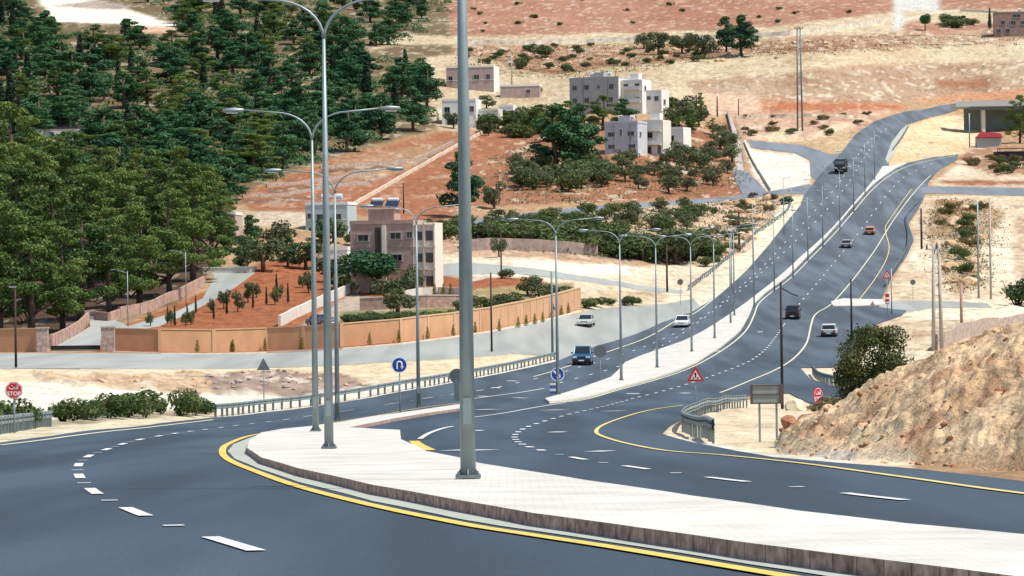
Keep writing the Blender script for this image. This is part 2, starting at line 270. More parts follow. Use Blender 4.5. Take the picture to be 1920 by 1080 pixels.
# base colours of the soils (albedo)
CREAM = (.62, .49, .32); WHITE = (.80, .74, .60); REDS = (.33, .12, .055); REDF = (.33, .14, .072); TAN = (.43, .28, .16); PINK = (.37, .19, .12)
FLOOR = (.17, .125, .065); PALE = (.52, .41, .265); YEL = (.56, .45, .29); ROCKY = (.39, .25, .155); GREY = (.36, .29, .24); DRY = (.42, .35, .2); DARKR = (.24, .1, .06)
base = np.zeros(GX.shape + (3,)); base[:] = TAN
rough = np.full(GX.shape, .12)
REG = [
 ([(-5000, -900), (8000, -900), (8000, 75), (1700, 70), (850, 66), (-5000, 60)], PINK, .3, 4),
 ([(840, 66), (960, 66), (1200, 62), (1400, 55), (1680, 22), (1700, 60), (1400, 75), (1200, 82), (850, 84)], PALE, .4, 2),
 ([(1675, -20), (1765, -20), (1760, 20), (1700, 40), (1678, 60)], (.56, .55, .50), .2, 1),
 ([(1690, 20), (1920, 18), (2600, 18), (2600, 45), (1890, 45), (1700, 40)], PALE, .2, 3),
 ([(700, 84), (1150, 84), (1400, 76), (1700, 62), (1920, 55), (2600, 55), (2600, 95), (1500, 100), (1300, 130), (1000, 140), (800, 150)], ROCKY, .5, 6),
 ([(860, 84), (1300, 100), (1280, 130), (1000, 150), (850, 130)], (.40, .24, .15), .5, 8),
 ([(1040, 140), (1280, 112), (1450, 98), (1920, 80), (2600, 78), (2600, 118), (1900, 116), (1600, 122), (1400, 145), (1300, 200), (1050, 205)], YEL, .3, 8),
 ([(1290, 150), (1450, 140), (1650, 125), (1920, 115), (2600, 110), (2600, 200), (1920, 190), (1600, 192), (1290, 178)], (.41, .285, .185), .6, 6),
 ([(1750, 150), (1860, 152), (1850, 164), (1760, 162)], REDF, .2, 4),
 ([(1290, 172), (1460, 184), (1640, 193), (1640, 205), (1700, 208), (1560, 225), (1430, 212), (1290, 220)], (.60, .42, .28), .2, 2),
 ([(1425, 186), (1560, 190), (1700, 196), (1690, 206), (1560, 210), (1430, 209)], (.43, .17, .085), .2, 2),
 ([(1700, 190), (1800, 175), (1900, 166), (2600, 160), (2600, 185), (1800, 192)], (.50, .25, .14), .2, 2),
 ([(1360, 210), (1660, 212), (1600, 250), (1560, 285), (1440, 262), (1400, 262), (1370, 240)], (.50, .32, .22), .3, 3),
 ([(1470, 240), (1510, 262), (1545, 240), (1600, 225), (1640, 215), (1600, 232), (1560, 262), (1500, 268), (1400, 262)], (.68, .52, .34), .2, 2),
 ([(1500, 268), (1520, 262), (1590, 240), (1600, 260), (1580, 290), (1540, 285)], (.52, .38, .22), .15, 2),
 # forest floor, left
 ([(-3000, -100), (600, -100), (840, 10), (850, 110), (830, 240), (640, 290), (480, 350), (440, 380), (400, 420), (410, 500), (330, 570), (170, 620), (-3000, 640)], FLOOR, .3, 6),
 ([(-3000, 480), (0, 470), (330, 440), (400, 470), (392, 505), (380, 535), (300, 575), (225, 592), (165, 606), (95, 655), (-3000, 656)], (.10, .062, .04), .2, 4),  # soil under the near grove darkened, understory shade painted into its colour
 ([(70, -5), (190, 0), (300, 38), (345, 48), (340, 58), (230, 44), (100, 42)], WHITE, .2, 3),
 ([(230, 48), (345, 52), (330, 62), (250, 60)], (.6, .38, .26), .2, 2),
 ([(180, 0), (250, 12), (225, 18), (90, 12)], GREY, .2, 2),
 ([(700, 60), (850, 70), (850, 84), (740, 84), (690, 100)], PALE, .2, 4),
 # orchard / fields, middle
 ([(440, 370), (640, 292), (840, 244), (930, 238), (1090, 250), (1100, 300), (960, 340), (820, 420), (640, 398), (480, 400)], REDF, .18, 3),
 ([(780, 110), (860, 100), (1060, 150), (1060, 215), (960, 240), (820, 246), (800, 170)], PALE, .3, 5),
 ([(1000, 250), (1380, 230), (1400, 370), (960, 385), (820, 400), (900, 300)], (.32, .145, .078), .45, 4),
 ([(630, 300), (860, 262), (900, 250), (860, 268), (700, 345), (640, 352), (600, 350)], (.36, .21, .12), .2, 3),
 ([(600, 318), (700, 312), (780, 304), (840, 280), (842, 286), (785, 311), (700, 319), (600, 325)], (.17, .10, .07), .3, 2),  # dark strip: shade of the upper terrace line painted on the soil
 ([(500, 356), (600, 345), (700, 333), (702, 340), (600, 352), (500, 362)], (.19, .11, .07), .3, 2),  # middle terrace line, its shade put in as darker soil colour
 ([(640, 345), (760, 322), (800, 300), (780, 300), (700, 325), (640, 338)], (.40, .25, .15), .3, 2),
 ([(450, 376), (560, 369), (640, 360), (640, 366), (560, 376), (450, 382)], (.2, .12, .08), .3, 2),  # lowest terrace line, shade painted as a thin dark band
 ([(420, 395), (640, 398), (660, 420), (820, 425), (820, 432), (640, 432), (420, 420)], (.55, .45, .33), .2, 2),
 ([(820, 434), (1000, 408), (1200, 390), (1400, 372), (1470, 366), (1470, 400), (1430, 440), (1360, 500), (1290, 545), (1160, 528), (960, 500), (820, 500)], (.52, .36, .23), .4, 5),
 ([(1000, 405), (1470, 368), (1475, 378), (1250, 400), (1000, 425)], PALE, .25, 3),
 ([(860, 446), (1000, 440), (1200, 470), (1330, 490), (1200, 492), (1000, 470), (880, 462)], (.36, .25, .18), .3, 3),
 ([(1340, 370), (1478, 366), (1480, 395), (1440, 430), (1380, 490), (1300, 530), (1290, 500), (1330, 440)], (.52, .36, .24), .8, 5),
 ([(640, 480), (960, 480), (1180, 500), (1330, 495), (1400, 470), (1470, 400), (1475, 372), (1500, 372), (1450, 440), (1400, 495), (1320, 562), (1240, 572), (1090, 560), (960, 520), (800, 525), (640, 520)], (.72, .62, .45), .25, 3),
 ([(960, 488), (1180, 498), (1180, 515), (1120, 518), (960, 500)], WHITE, .1, 1),
 ([(1255, 588), (1290, 570), (1335, 535), (1375, 495), (1415, 450), (1448, 410), (1468, 372), (1506, 366), (1500, 392), (1470, 428), (1430, 480), (1390, 524), (1344, 562), (1300, 588)], (.74, .68, .50), .08, 3),
 # walled garden
 ([(180, 625), (260, 600), (400, 540), (490, 490), (660, 470), (860, 520), (1000, 520), (1060, 545), (1060, 600), (640, 662), (180, 662)], REDS, .1, 3),
 ([(560, 612), (660, 548), (700, 560), (870, 575), (870, 600), (640, 600), (600, 625)], (.46, .36, .28), .1, 3),
 ([(640, 585), (1000, 570), (960, 600), (640, 620)], (.2, .2, .08), .1, 2),
 ([(850, 545), (1080, 530), (1040, 590), (850, 600)], (.35, .26, .13), .2, 3),
 ([(1085, 548), (1240, 545), (1260, 572), (1100, 590)], (.62, .5, .33), .35, 3),
 # sandy ground in front of the wall
 ([(-3000, 690), (0, 692), (400, 692), (640, 685), (850, 672), (1050, 655), (1060, 690), (890, 711), (700, 746), (500, 774), (300, 795), (-3000, 850)], WHITE, .1, 2),
 ([(-3000, 690), (640, 685), (850, 672), (1050, 655), (1050, 670), (850, 705), (640, 730), (400, 722), (0, 715), (-3000, 710)], (.74, .60, .40), .15, 3),
 ([(60, 703), (400, 698), (600, 695), (640, 720), (560, 740), (380, 738), (180, 728), (80, 716)], (.58, .42, .27), .55, 4),
 ([(380, 704), (640, 700), (700, 722), (560, 742), (400, 740)], (.36, .26, .2), .8, 4),
 ([(-3000, 790), (0, 795), (150, 780), (400, 765), (400, 780), (100, 818), (0, 832), (-3000, 850)], (.38, .33, .22), .12, 2),
 ([(-500, 822), (0, 806), (120, 798), (260, 784), (420, 776), (420, 786), (200, 807), (0, 832), (-500, 850)], (.68, .60, .42), .04, 2),
 # right side
 ([(1392, 262), (1410, 280), (1500, 290), (1525, 310), (1518, 345), (1440, 362), (1415, 330)], WHITE, .15, 2),
 ([(1680, 262), (1700, 236), (1760, 218), (1820, 216), (1840, 240), (1830, 280), (1797, 292), (1690, 312), (1660, 318)], (.68, .52, .31), .3, 1),
 ([(1800, 292), (1830, 275), (2600, 270), (2600, 335), (1850, 332), (1790, 305)], (.38, .22, .13), .5, 4),
 ([(1745, 345), (1800, 305), (1860, 330), (2600, 330), (2600, 352), (1760, 350)], (.66, .55, .38), .3, 4),
 ([(1760, 338), (2600, 334), (2600, 346), (1770, 347)], REDF, .2, 3),
 ([(1650, 620), (1660, 556), (1700, 480), (1715, 450), (1705, 420), (1730, 366), (2600, 372), (2600, 740), (1600, 745), (1600, 690)], (.72, .60, .42), .4, 3),
 ([(1755, 378), (1850, 376), (1880, 400), (1850, 460), (1830, 540), (1790, 560), (1740, 440)], (.45, .33, .2), 1.0, 6),
 ([(1900, 400), (2600, 400), (2600, 560), (1900, 520)], (.5, .36, .23), .5, 5),
 ([(1680, 600), (1920, 600), (1920, 650), (1680, 660)], (.62, .49, .33), .4, 5),
 ([(1240, 815), (1255, 800), (1345, 760), (1480, 738), (1560, 775), (1800, 800), (1700, 885), (1450, 860)], (.74, .61, .42), .12, 3),
 ([(1240, 815), (1300, 826), (1450, 848), (1600, 862), (1600, 872), (1450, 860), (1300, 834)], WHITE, .03, 2),
 ([(1490, 690), (1600, 690), (1600, 735), (1520, 714)], (.74, .62, .45), .1, 2),
]
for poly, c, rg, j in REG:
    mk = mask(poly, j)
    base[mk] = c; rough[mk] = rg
# soft edges between soils
for _ in range(2):
    b2 = base.copy(); b2[1:-1, 1:-1] = (base[1:-1, 1:-1] * 2 + base[:-2, 1:-1] + base[2:, 1:-1] + base[1:-1, :-2] + base[1:-1, 2:]) / 6; base = b2
# patches of stone and dry earth with shapes of their own
n1 = fbm(WX / 9, GY / 16, 4, 21); n2 = fbm(WX / 2.2, GY / 5, 3, 31); n3 = fbm(WX / 28, GY / 60, 2, 77)
amt = np.clip(rough / .5, .15, 1.0)[..., None]
k = (n1[..., None] - .5) * 1.1 + (n3[..., None] - .5) * .9
base = base * (1 + k * amt * np.array([.5, .75, .9]))
stones = (n2 > .66)[..., None] * amt * (rough > .14)[..., None]
base = base * (1 - stones * .55) + np.array([.74, .66, .52]) * stones * .55
dk = ((fbm(WX / 1.7, GY / 4, 3, 41) > .68) & (rough > .25))[..., None] * amt
base = base * (1 - dk * .45) + np.array([.16, .13, .08]) * dk * .45
# roughness of the relief
disp = (fbm(WX / 5, GY / 7, 3, 3) - .5) * 2.2 + (fbm(WX / 1.4, GY / 1.8, 3, 8) - .5) * .9
Z = Z0 + disp * rough * free
# spoil heap on the right verge
bx = np.array([1440, 1465, 1500, 1560, 1600, 1750, 1920, 2300, 3200]); by = np.array([82, 77, 72, 67, 64, 59, 55, 46, 38])
cxx = np.array([1440, 1465, 1500, 1560, 1610, 1650, 1700, 1760, 1850, 1920, 2100, 2400, 3200])
cyy = np.array([850, 806, 790, 765, 735, 705, 682, 655, 622, 605, 570, 530, 520])
YB = np.interp(RX, bx, by); YC = YB + np.interp(RX, [1440, 1600, 2300], [10, 17, 22])
uxc, _ = U(RX, RY); Hc = np.zeros(GX.shape)
rows = (GY[:, 0] > 30) & (GY[:, 0] < 140)
cu = U(np.interp(ux, cxx, cxx), np.interp(ux, cxx, cyy))[1]
ybc = np.interp(ux, bx, by) + np.interp(ux, [1440, 1600, 2300], [10, 17, 22])
hc_col = np.maximum(0, (Fpy(ux, ybc) - cu) * ybc / F); hc_col[ux < 1440] = 0
t = (GY - YB) / (YC - YB)
prof = np.where(t < 1, np.sin(np.clip(t, 0, 1) * math.pi / 2) ** .85, np.clip(1 - (t - 1) / 1.1, 0, 1) ** 1.3)
heap = hc_col[None, :] * prof * (RX > 1440)
hm = np.clip(heap / .5, 0, 1)
hn = (fbm(WX / 1.9, GY / 2.2, 4, 51) - .5) * .36 + (fbm(WX / .5, GY / .7, 3, 52) - .5) * .27 + (fbm(WX / .17, GY / .24, 2, 53) - .5) * .32
gul = np.abs(fbm(WX / 1.1 + GY * .15, GY / 2.0, 3, 57) - .5) * .9
Z = Z + heap + hm * (hn - gul * .2)
HC = np.array([.74, .51, .30])
hcol = HC * (1 + (fbm(WX / 2.5, GY / 2.5, 4, 61)[..., None] - .5) * np.array([.5, .8, 1.0]))
redm = np.clip((fbm(WX / .8, GY / 1.6, 3, 66) - .56) * 6, 0, 1)[..., None]
pz = np.clip((fbm(WX / .35, GY / .6, 3, 63) - .52) * 6, 0, 1)[..., None]
hcol = hcol * (1 - pz * .5) + np.array([.70, .56, .36]) * pz * .5
dz_ = np.clip((fbm(WX / .5, GY / .9, 3, 64) - .60) * 7, 0, 1)[..., None]
hcol = hcol * (1 - dz_ * .5) + np.array([.30, .16, .09]) * dz_ * .5
hcol = hcol * (1 - redm * .7) + np.array([.38, .17, .085]) * redm * .7
base = base * (1 - hm[..., None]) + hcol * hm[..., None]
Z = np.where(inner, Z - .07 - .0003 * GY, Z)
nr, nc = GX.shape
me = bpy.data.meshes.new("ground")
me.vertices.add(nr * nc); co = np.stack([WX, GY, Z], -1).reshape(-1); me.vertices.foreach_set("co", co)
idx = np.arange(nr * nc).reshape(nr, nc)
q = np.stack([idx[:-1, :-1], idx[:-1, 1:], idx[1:, 1:], idx[1:, :-1]], -1).reshape(-1, 4)
me.loops.add(q.size); me.loops.foreach_set("vertex_index", q.reshape(-1)); me.polygons.add(len(q))
me.polygons.foreach_set("loop_start", np.arange(0, q.size, 4)); me.polygons.foreach_set("loop_total", np.full(len(q), 4))
me.polygons.foreach_set("use_smooth", np.ones(len(q), bool))
me.update(calc_edges=True)
ca = me.color_attributes.new("soil", 'FLOAT_COLOR', 'POINT')
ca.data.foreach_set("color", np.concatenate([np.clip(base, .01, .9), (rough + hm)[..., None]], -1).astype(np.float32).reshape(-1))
gm = bpy.data.materials.new("soil"); gm.use_nodes = True; t_ = gm.node_tree; b_ = t_.nodes["Principled BSDF"]
b_.inputs["Roughness"].default_value = .95; b_.inputs["Specular IOR Level"].default_value = .1
at = t_.nodes.new("ShaderNodeAttribute"); at.attribute_name = "soil"
tc = t_.nodes.new("ShaderNodeTexCoord")
def noise_(scale, det, vec=None):
    q_ = t_.nodes.new("ShaderNodeTexNoise"); q_.inputs["Scale"].default_value = scale; q_.inputs["Detail"].default_value = det
    q_.inputs["Roughness"].default_value = .65; t_.links.new(vec or tc.outputs['Object'], q_.inputs["Vector"]); return q_
mp = t_.nodes.new("ShaderNodeMapping"); mp.inputs["Scale"].default_value = (1, .3, 1); t_.links.new(tc.outputs['Object'], mp.inputs[0])
na, nb = noise_(.9, 6, mp.outputs[0]), noise_(7.0, 5)
mr = t_.nodes.new("ShaderNodeMapRange"); mr.inputs[1].default_value = .3; mr.inputs[2].default_value = .7; mr.inputs[3].default_value = .6; mr.inputs[4].default_value = 1.22
t_.links.new(na.outputs[0], mr.inputs[0])
mr2 = t_.nodes.new("ShaderNodeMapRange"); mr2.inputs[1].default_value = .3; mr2.inputs[2].default_value = .7; mr2.inputs[3].default_value = .72; mr2.inputs[4].default_value = 1.16
t_.links.new(nb.outputs[0], mr2.inputs[0])
mu = t_.nodes.new("ShaderNodeMath"); mu.operation = 'MULTIPLY'; t_.links.new(mr.outputs[0], mu.inputs[0]); t_.links.new(mr2.outputs[0], mu.inputs[1])
vm = t_.nodes.new("ShaderNodeVectorMath"); vm.operation = 'SCALE'; t_.links.new(at.outputs['Color'], vm.inputs[0]); t_.links.new(mu.outputs[0], vm.inputs[3])
t_.links.new(vm.outputs[0], b_.inputs["Base Color"])
bp = t_.nodes.new("ShaderNodeBump"); bp.inputs["Distance"].default_value = .35; bp.inputs["Strength"].default_value = .8
nd = noise_(2.2, 7); t_.links.new(nd.outputs[0], bp.inputs["Height"]); t_.links.new(bp.outputs[0], b_.inputs["Normal"])
me.materials.append(gm)
ground = struct(bpy.data.objects.new("ground", me)); COL.objects.link(ground)
# height of the finished ground (with heap and relief) for standing things on it
def GZ(X, Y):
    u = 960 + F * X / Y; i = np.clip(np.searchsorted(ly, math.log(Y)) - 1, 0, nr - 2); j = np.clip(np.searchsorted(ux, u) - 1, 0, nc - 2)
    a = (math.log(Y) - ly[i]) / (ly[i + 1] - ly[i]); b = (u - ux[j]) / (ux[j + 1] - ux[j])
    return float((Z[i, j] * (1 - b) + Z[i, j + 1] * b) * (1 - a) + (Z[i + 1, j] * (1 - b) + Z[i + 1, j + 1] * b) * a)
def G(px, py):
    p = P(px, py); p.z = GZ(p.x, p.y); return p
# ------------------------------------------------------------------ asphalt and markings
def amat(name, c, rough, streak=.1, far_c=None):
    m = bpy.data.materials.new(name); m.use_nodes = True; t = m.node_tree; b = t.nodes["Principled BSDF"]
    tc = t.nodes.new("ShaderNodeTexCoord")
    n1 = t.nodes.new("ShaderNodeTexNoise"); n1.inputs["Scale"].default_value = .22; n1.inputs["Detail"].default_value = 6
    n2 = t.nodes.new("ShaderNodeTexNoise"); n2.inputs["Scale"].default_value = 30; n2.inputs["Detail"].default_value = 3
    mp = t.nodes.new("ShaderNodeMapping"); mp.inputs["Scale"].default_value = (1.6, .12, 1); t.links.new(tc.outputs['Object'], mp.inputs[0])
    t.links.new(mp.outputs[0], n1.inputs["Vector"]); t.links.new(tc.outputs['Object'], n2.inputs["Vector"])
    r = t.nodes.new("ShaderNodeMapRange"); r.inputs[1].default_value = .38; r.inputs[2].default_value = .62; r.inputs[3].default_value = 1 - streak; r.inputs[4].default_value = 1 + streak
    t.links.new(n1.outputs[0], r.inputs[0])
    r2 = t.nodes.new("ShaderNodeMapRange"); r2.inputs[1].default_value = .38; r2.inputs[2].default_value = .62; r2.inputs[3].default_value = .82; r2.inputs[4].default_value = 1.18
    t.links.new(n2.outputs[0], r2.inputs[0])
    mu = t.nodes.new("ShaderNodeMath"); mu.operation = 'MULTIPLY'; t.links.new(r.outputs[0], mu.inputs[0]); t.links.new(r2.outputs[0], mu.inputs[1])
    v = t.nodes.new("ShaderNodeVectorMath"); v.operation = 'SCALE'; v.inputs[0].default_value = c; t.links.new(mu.outputs[0], v.inputs[3])
    if far_c:  # base colour grades to a paler tone with distance along Y
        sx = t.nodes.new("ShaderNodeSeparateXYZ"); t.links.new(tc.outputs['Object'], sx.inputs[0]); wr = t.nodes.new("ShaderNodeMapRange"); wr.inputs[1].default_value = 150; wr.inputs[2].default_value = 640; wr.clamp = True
        t.links.new(sx.outputs[1], wr.inputs[0]); mx = t.nodes.new("ShaderNodeMix"); mx.data_type = 'RGBA'; mx.inputs[6].default_value = (*c, 1); mx.inputs[7].default_value = (*far_c, 1)
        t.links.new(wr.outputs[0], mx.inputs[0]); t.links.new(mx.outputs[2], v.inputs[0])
    t.links.new(v.outputs[0], b.inputs["Base Color"]); b.inputs["Roughness"].default_value = rough; b.inputs["Specular IOR Level"].default_value = .25
    return m
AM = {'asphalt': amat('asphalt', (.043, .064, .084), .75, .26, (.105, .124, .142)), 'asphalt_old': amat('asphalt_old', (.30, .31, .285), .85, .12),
      'asphalt_mid': amat('asphalt_mid', (.17, .19, .215), .8, .12), 'concrete_grey': amat('concrete_grey', (.36, .31, .28), .9, .15)}
def off(Y): return .03 + .00010 * Y
def refine(poly, step=14.0, h=0.0):     # boundary in (ux, lnY), subdivided
    pts = []; k = len(poly)
    W3 = [P(x, y, h) for x, y in poly]; q = [(960 + F * p.x / p.y, math.log(p.y)) for p in W3]
    for i in range(k):
        a, b = q[i], q[(i + 1) % k]; s = max(1, int(max(abs(a[0] - b[0]) / step, abs(a[1] - b[1]) / .03))); s = min(s, 60)
        for j in range(s): pts.append((a[0] + (b[0] - a[0]) * j / s, a[1] + (b[1] - a[1]) * j / s))
    return pts
LS = 700.0
def sheet(name, poly, mt, zo, step=22.0, h=0.0, lstep=.022, parent=None, skirt=0.0):
    b = refine(poly, step, h); pb = [(x, l * LS) for x, l in b]
    xs = [p[0] for p in pb]; ls = [p[1] for p in pb]
    gx, gl = np.meshgrid(np.arange(max(min(xs), -900), min(max(xs), 2800), step) + 3.1, np.arange(min(ls), max(ls), lstep * LS) + .37)
    gx = gx.ravel(); gl = gl.ravel(); ins = inpoly(gx, gl, pb); gx = gx[ins]; gl = gl[ins]
    V = [Vector(p) for p in pb] + [Vector(p) for p in zip(gx, gl)]; nb_ = len(pb)
    vo, eo, fo, *_ = geometry.delaunay_2d_cdt(V, [(i, (i + 1) % nb_) for i in range(nb_)], [], 0, 1e-4)
    vo = np.array([(v[0], v[1]) for v in vo]); cen = np.array([vo[list(f)].mean(0) for f in fo]); ins = inpoly(cen[:, 0], cen[:, 1], pb)
    fs = [tuple(f) for f, k in zip(fo, ins) if k]
    Y = np.exp(vo[:, 1] / LS); X = (vo[:, 0] - 960) * Y / F; Zv = TZ(X, Y) + (zo(Y) if callable(zo) else zo)
    vv = np.stack([X, Y, Zv], 1).tolist(); bw = [((x - 960) * math.exp(l) / F, math.exp(l)) for x, l in b]; ba = np.array(bw); bz = TZ(ba[:, 0], ba[:, 1]) + (zo(ba[:, 1]) if callable(zo) else zo); o_ = len(vv); kk = len(bw)
    if skirt:
        for (x_, y_), z_ in zip(bw, bz): vv += [[x_, y_, z_], [x_, y_, z_ - skirt]]
        fs = fs + [(o_ + 2 * i, o_ + 2 * i + 1, o_ + (2 * i + 3) % (2 * kk), o_ + (2 * i + 2) % (2 * kk)) for i in range(kk)]
    me = bpy.data.meshes.new(name); me.from_pydata(vv, [], fs); me.materials.append(mt); me.update()
    import bmesh
    bb = bmesh.new(); bb.from_mesh(me); bmesh.ops.recalc_face_normals(bb, faces=bb.faces)
    dn = [f for f in bb.faces if f.normal.z < -.3]
    if dn: bmesh.ops.reverse_faces(bb, faces=dn)
    bb.to_mesh(me); bb.free()
    o = bpy.data.objects.new(name, me); COL.objects.link(o)
    if parent: o.parent = parent
    else: struct(o)
    return o, b
for i, (nm, poly, mk) in enumerate(ROADS):
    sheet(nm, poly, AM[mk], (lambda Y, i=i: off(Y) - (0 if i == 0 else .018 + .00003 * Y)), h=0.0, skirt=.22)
def curve_pts(raw, h=0.0, step=1.0):
    p = [P(x, y, h) for x, y in raw]
    # Catmull-Rom through world points, resampled
    out = []
    for i in range(len(p) - 1):
        p0 = p[max(i - 1, 0)]; p1 = p[i]; p2 = p[i + 1]; p3 = p[min(i + 2, len(p) - 1)]
        d = (p2 - p1).length; n_ = max(2, int(d / step))
        for j in range(n_):
            t = j / n_
            out.append(.5 * ((2 * p1) + (p2 - p0) * t + (2 * p0 - 5 * p1 + 4 * p2 - p3) * t * t + (3 * p1 - p0 - 3 * p2 + p3) * t ** 3))
    out.append(p[-1]); return out
def strip(mb, pts, w, extra=.012):
    X = []; n_ = len(pts)
    for i, p in enumerate(pts):
        d = pts[min(i + 1, n_ - 1)] - pts[max(i - 1, 0)]; d.z = 0; d.normalize(); s = Vector((-d.y, d.x, 0)) * (w / 2)
        X += [p + s, p - s]
    a = np.array([(v.x, v.y) for v in X]); z = TZ(a[:, 0], a[:, 1]) + off(a[:, 1]) + extra + .00006 * a[:, 1]
    mb.add([(a[i, 0], a[i, 1], z[i]) for i in range(len(X))], [(2 * i + 1, 2 * i + 3, 2 * i + 2, 2 * i) for i in range(n_ - 1)])
WP = mat('white_road_paint', (.45, .46, .47), .6, col2=(.80, .80, .77), scale=7); YP = mat('yellow_road_paint', (.55, .38, .09), .6, col2=(.80, .56, .10), scale=5)
YPf = mat('worn_yellow_paint', (.62, .50, .20), .7, noise=.12, scale=1); GUT = mat('gutter_concrete', (.36, .38, .33), .9, noise=.12, scale=2)
def line(name, raws, w, mt, extra=.012, step=1.5):
    mb = MB()
    for r in raws: strip(mb, curve_pts(r, step=step), w, extra)
    return struct(mb.build(name, mt))
TR = mat('tyre_polished_asphalt', (.044, .066, .089), .7, noise=.12, scale=.5); TR2 = mat('dusty_asphalt', (.062, .086, .11), .85, noise=.2, scale=.4)
def tracks(name, raw, offs, w, mt):
    mb = MB(); base = curve_pts(raw, step=2.0)
    for of in offs:
        q = []
        for i, p in enumerate(base):
            d = base[min(i + 1, len(base) - 1)] - base[max(i - 1, 0)]; d.z = 0; d.normalize(); q.append(p + Vector((-d.y, d.x, 0)) * of)
        strip(mb, q, w, .003)
    return struct(mb.build(name, mt))
def dashes(mb, raw, w, ld, per, start=0.0, stud=0.0):
    pts = curve_pts(raw, step=.25); s = 0; seg = []; cum = [0]
    for a, b in zip(pts, pts[1:]): cum.append(cum[-1] + (b - a).length)
    tot = cum[-1]; pos = start
    def sample(t):
        i = min(max(np.searchsorted(cum, t) - 1, 0), len(pts) - 2); f = (t - cum[i]) / max(cum[i + 1] - cum[i], 1e-6); return pts[i].lerp(pts[i + 1], f)
    while pos < tot - ld:
        strip(mb, [sample(pos + ld * k / 3) for k in range(4)], w)
        if stud: strip(mb, [sample(pos + ld + (per - ld) / 2 + k * .3) for k in (-.4, 0, .4)], w * 1.25)
        pos += per
LANE_L = [(640, 1090), (497, 1047), (283, 978), (183, 932), (150, 900), (147, 877), (165, 860), (198, 847), (243, 832), (290, 822), (345, 813), (400, 806), (470, 797), (560, 785), (650, 772), (760, 755), (850, 741), (930, 729)]
LANE_L2 = [(930, 729), (985, 716), (1040, 704), (1100, 686), (1180, 662), (1250, 634), (1310, 601), (1365, 560), (1415, 515), (1470, 458), (1520, 405), (1565, 355), (1600, 305), (1625, 270), (1665, 240)]
LANE_L3 = [(1040, 722), (1100, 706), (1150, 692), (1200, 672), (1250, 645), (1300, 612), (1350, 576), (1400, 537), (1445, 497), (1500, 445), (1550, 395), (1590, 345), (1618, 300), (1640, 268)]
mb = MB(); dashes(mb, LANE_L, .17, 3.0, 9.0, 4.2, stud=1)
dashes(mb, LANE_L2, .15, 2.6, 11, 1); dashes(mb, LANE_L3, .15, 2.6, 11, 3)
LANE_R = [(2100, 985), (1838, 959), (1640, 938), (1477, 917), (1357, 904), (1190, 881), (1080, 863), (1018, 849), (982, 838), (966, 826), (968, 816), (985, 805), (1012, 795), (1060, 781), (1115, 768), (1180, 751), (1240, 736), (1295, 720),
          (1345, 703), (1385, 688), (1412, 675), (1437, 655), (1455, 632), (1470, 610)]
dashes(mb, LANE_R[:8], .15, 3.0, 9.0, 7.0, stud=1); dashes(mb, LANE_R[7:], .2, 1.6, 5.5, 0)
LANE_R2 = [(1470, 610), (1500, 570), (1530, 535), (1560, 498), (1590, 462), (1625, 418), (1660, 370), (1700, 330), (1760, 303)]
dashes(mb, LANE_R2, .15, 2.6, 11, 0)
for (x, y, hw) in [(1127, 850, 17), (1045, 813, 13), (1150, 773, 10), (1040, 771, 12), (880, 848, 36), (886, 810, 20), (1187, 740, 12), (1285, 760, 0), (912, 770, 14), (1285, 739, 9), (960, 716, 9), (930, 729, 8), (1345, 660, 6), (1425, 624, 5),
                    (1107, 771, 0), (975, 748, 9), (905, 745, 8)]:
    if hw:
        a, b = P(x - hw, y), P(x + hw, y); w = 5.0 * a.y ** 2 / (8164 * 1.6); strip(mb, [a, a.lerp(b, .5), b], min(max(w, .35), 1.3))
struct(mb.build('lane_markings', WP))
line('turning_lines', [[(787, 826), (805, 815), (830, 806), (850, 802)], [(880, 786), (950, 776), (1010, 765), (1060, 757)], [(870, 752), (920, 745), (980, 737), (1020, 730)]], .17, WP)
line('kerb_line', [[(2300, 1245), (1900, 1166), (1400, 1079), (1150, 1036), (940, 1003), (860, 989), (700, 955), (560, 918), (480, 889), (430, 867), (417, 851), (428, 836), (470, 820), (540, 809), (620, 796), (760, 772), (860, 758)]], .17, YP, .014)
line('edge_line', [[(2600, 1010), (1920, 932), (1700, 901), (1500, 873), (1350, 857), (1250, 849), (1180, 836), (1135, 823), (1118, 813), (1130, 800), (1175, 783), (1225, 770), (1280, 762)], [(1612, 562), (1640, 525), (1662, 487), (1667, 462), (1660, 430), (1672, 408), (1710, 355)]], .14, YPf, .013)
line('turn_edge_line', [[(776, 830), (788, 839), (806, 848)]], .3, YP, .011)
line('old_edge_line', [[(1350, 738), (1400, 718), (1450, 697), (1490, 672), (1512, 645), (1521, 610), (1530, 590), (1560, 570), (1600, 525), (1630, 485), (1665, 430), (1700, 380), (1745, 330)], [(1030, 757), (1080, 754), (1150, 736), (1230, 714), (1310, 684), (1362, 653), (1398, 622), (1414, 592), (1422, 572), (1442, 553), (1482, 523), (1522, 483), (1562, 442), (1602, 396), (1642, 351), (1690, 318), (1740, 303), (1790, 293)],
      [(1000, 708), (1060, 690), (1120, 668), (1200, 640), (1262, 606), (1300, 590), (1338, 562), (1382, 524), (1424, 478)], [(640, 806), (720, 789), (800, 776), (862, 770)], [(0, 838), (110, 824), (210, 811), (300, 801), (400, 789)]], .2, mat('faded_cream_paint', (.55, .53, .4), .8, noise=.1, scale=1), .01)
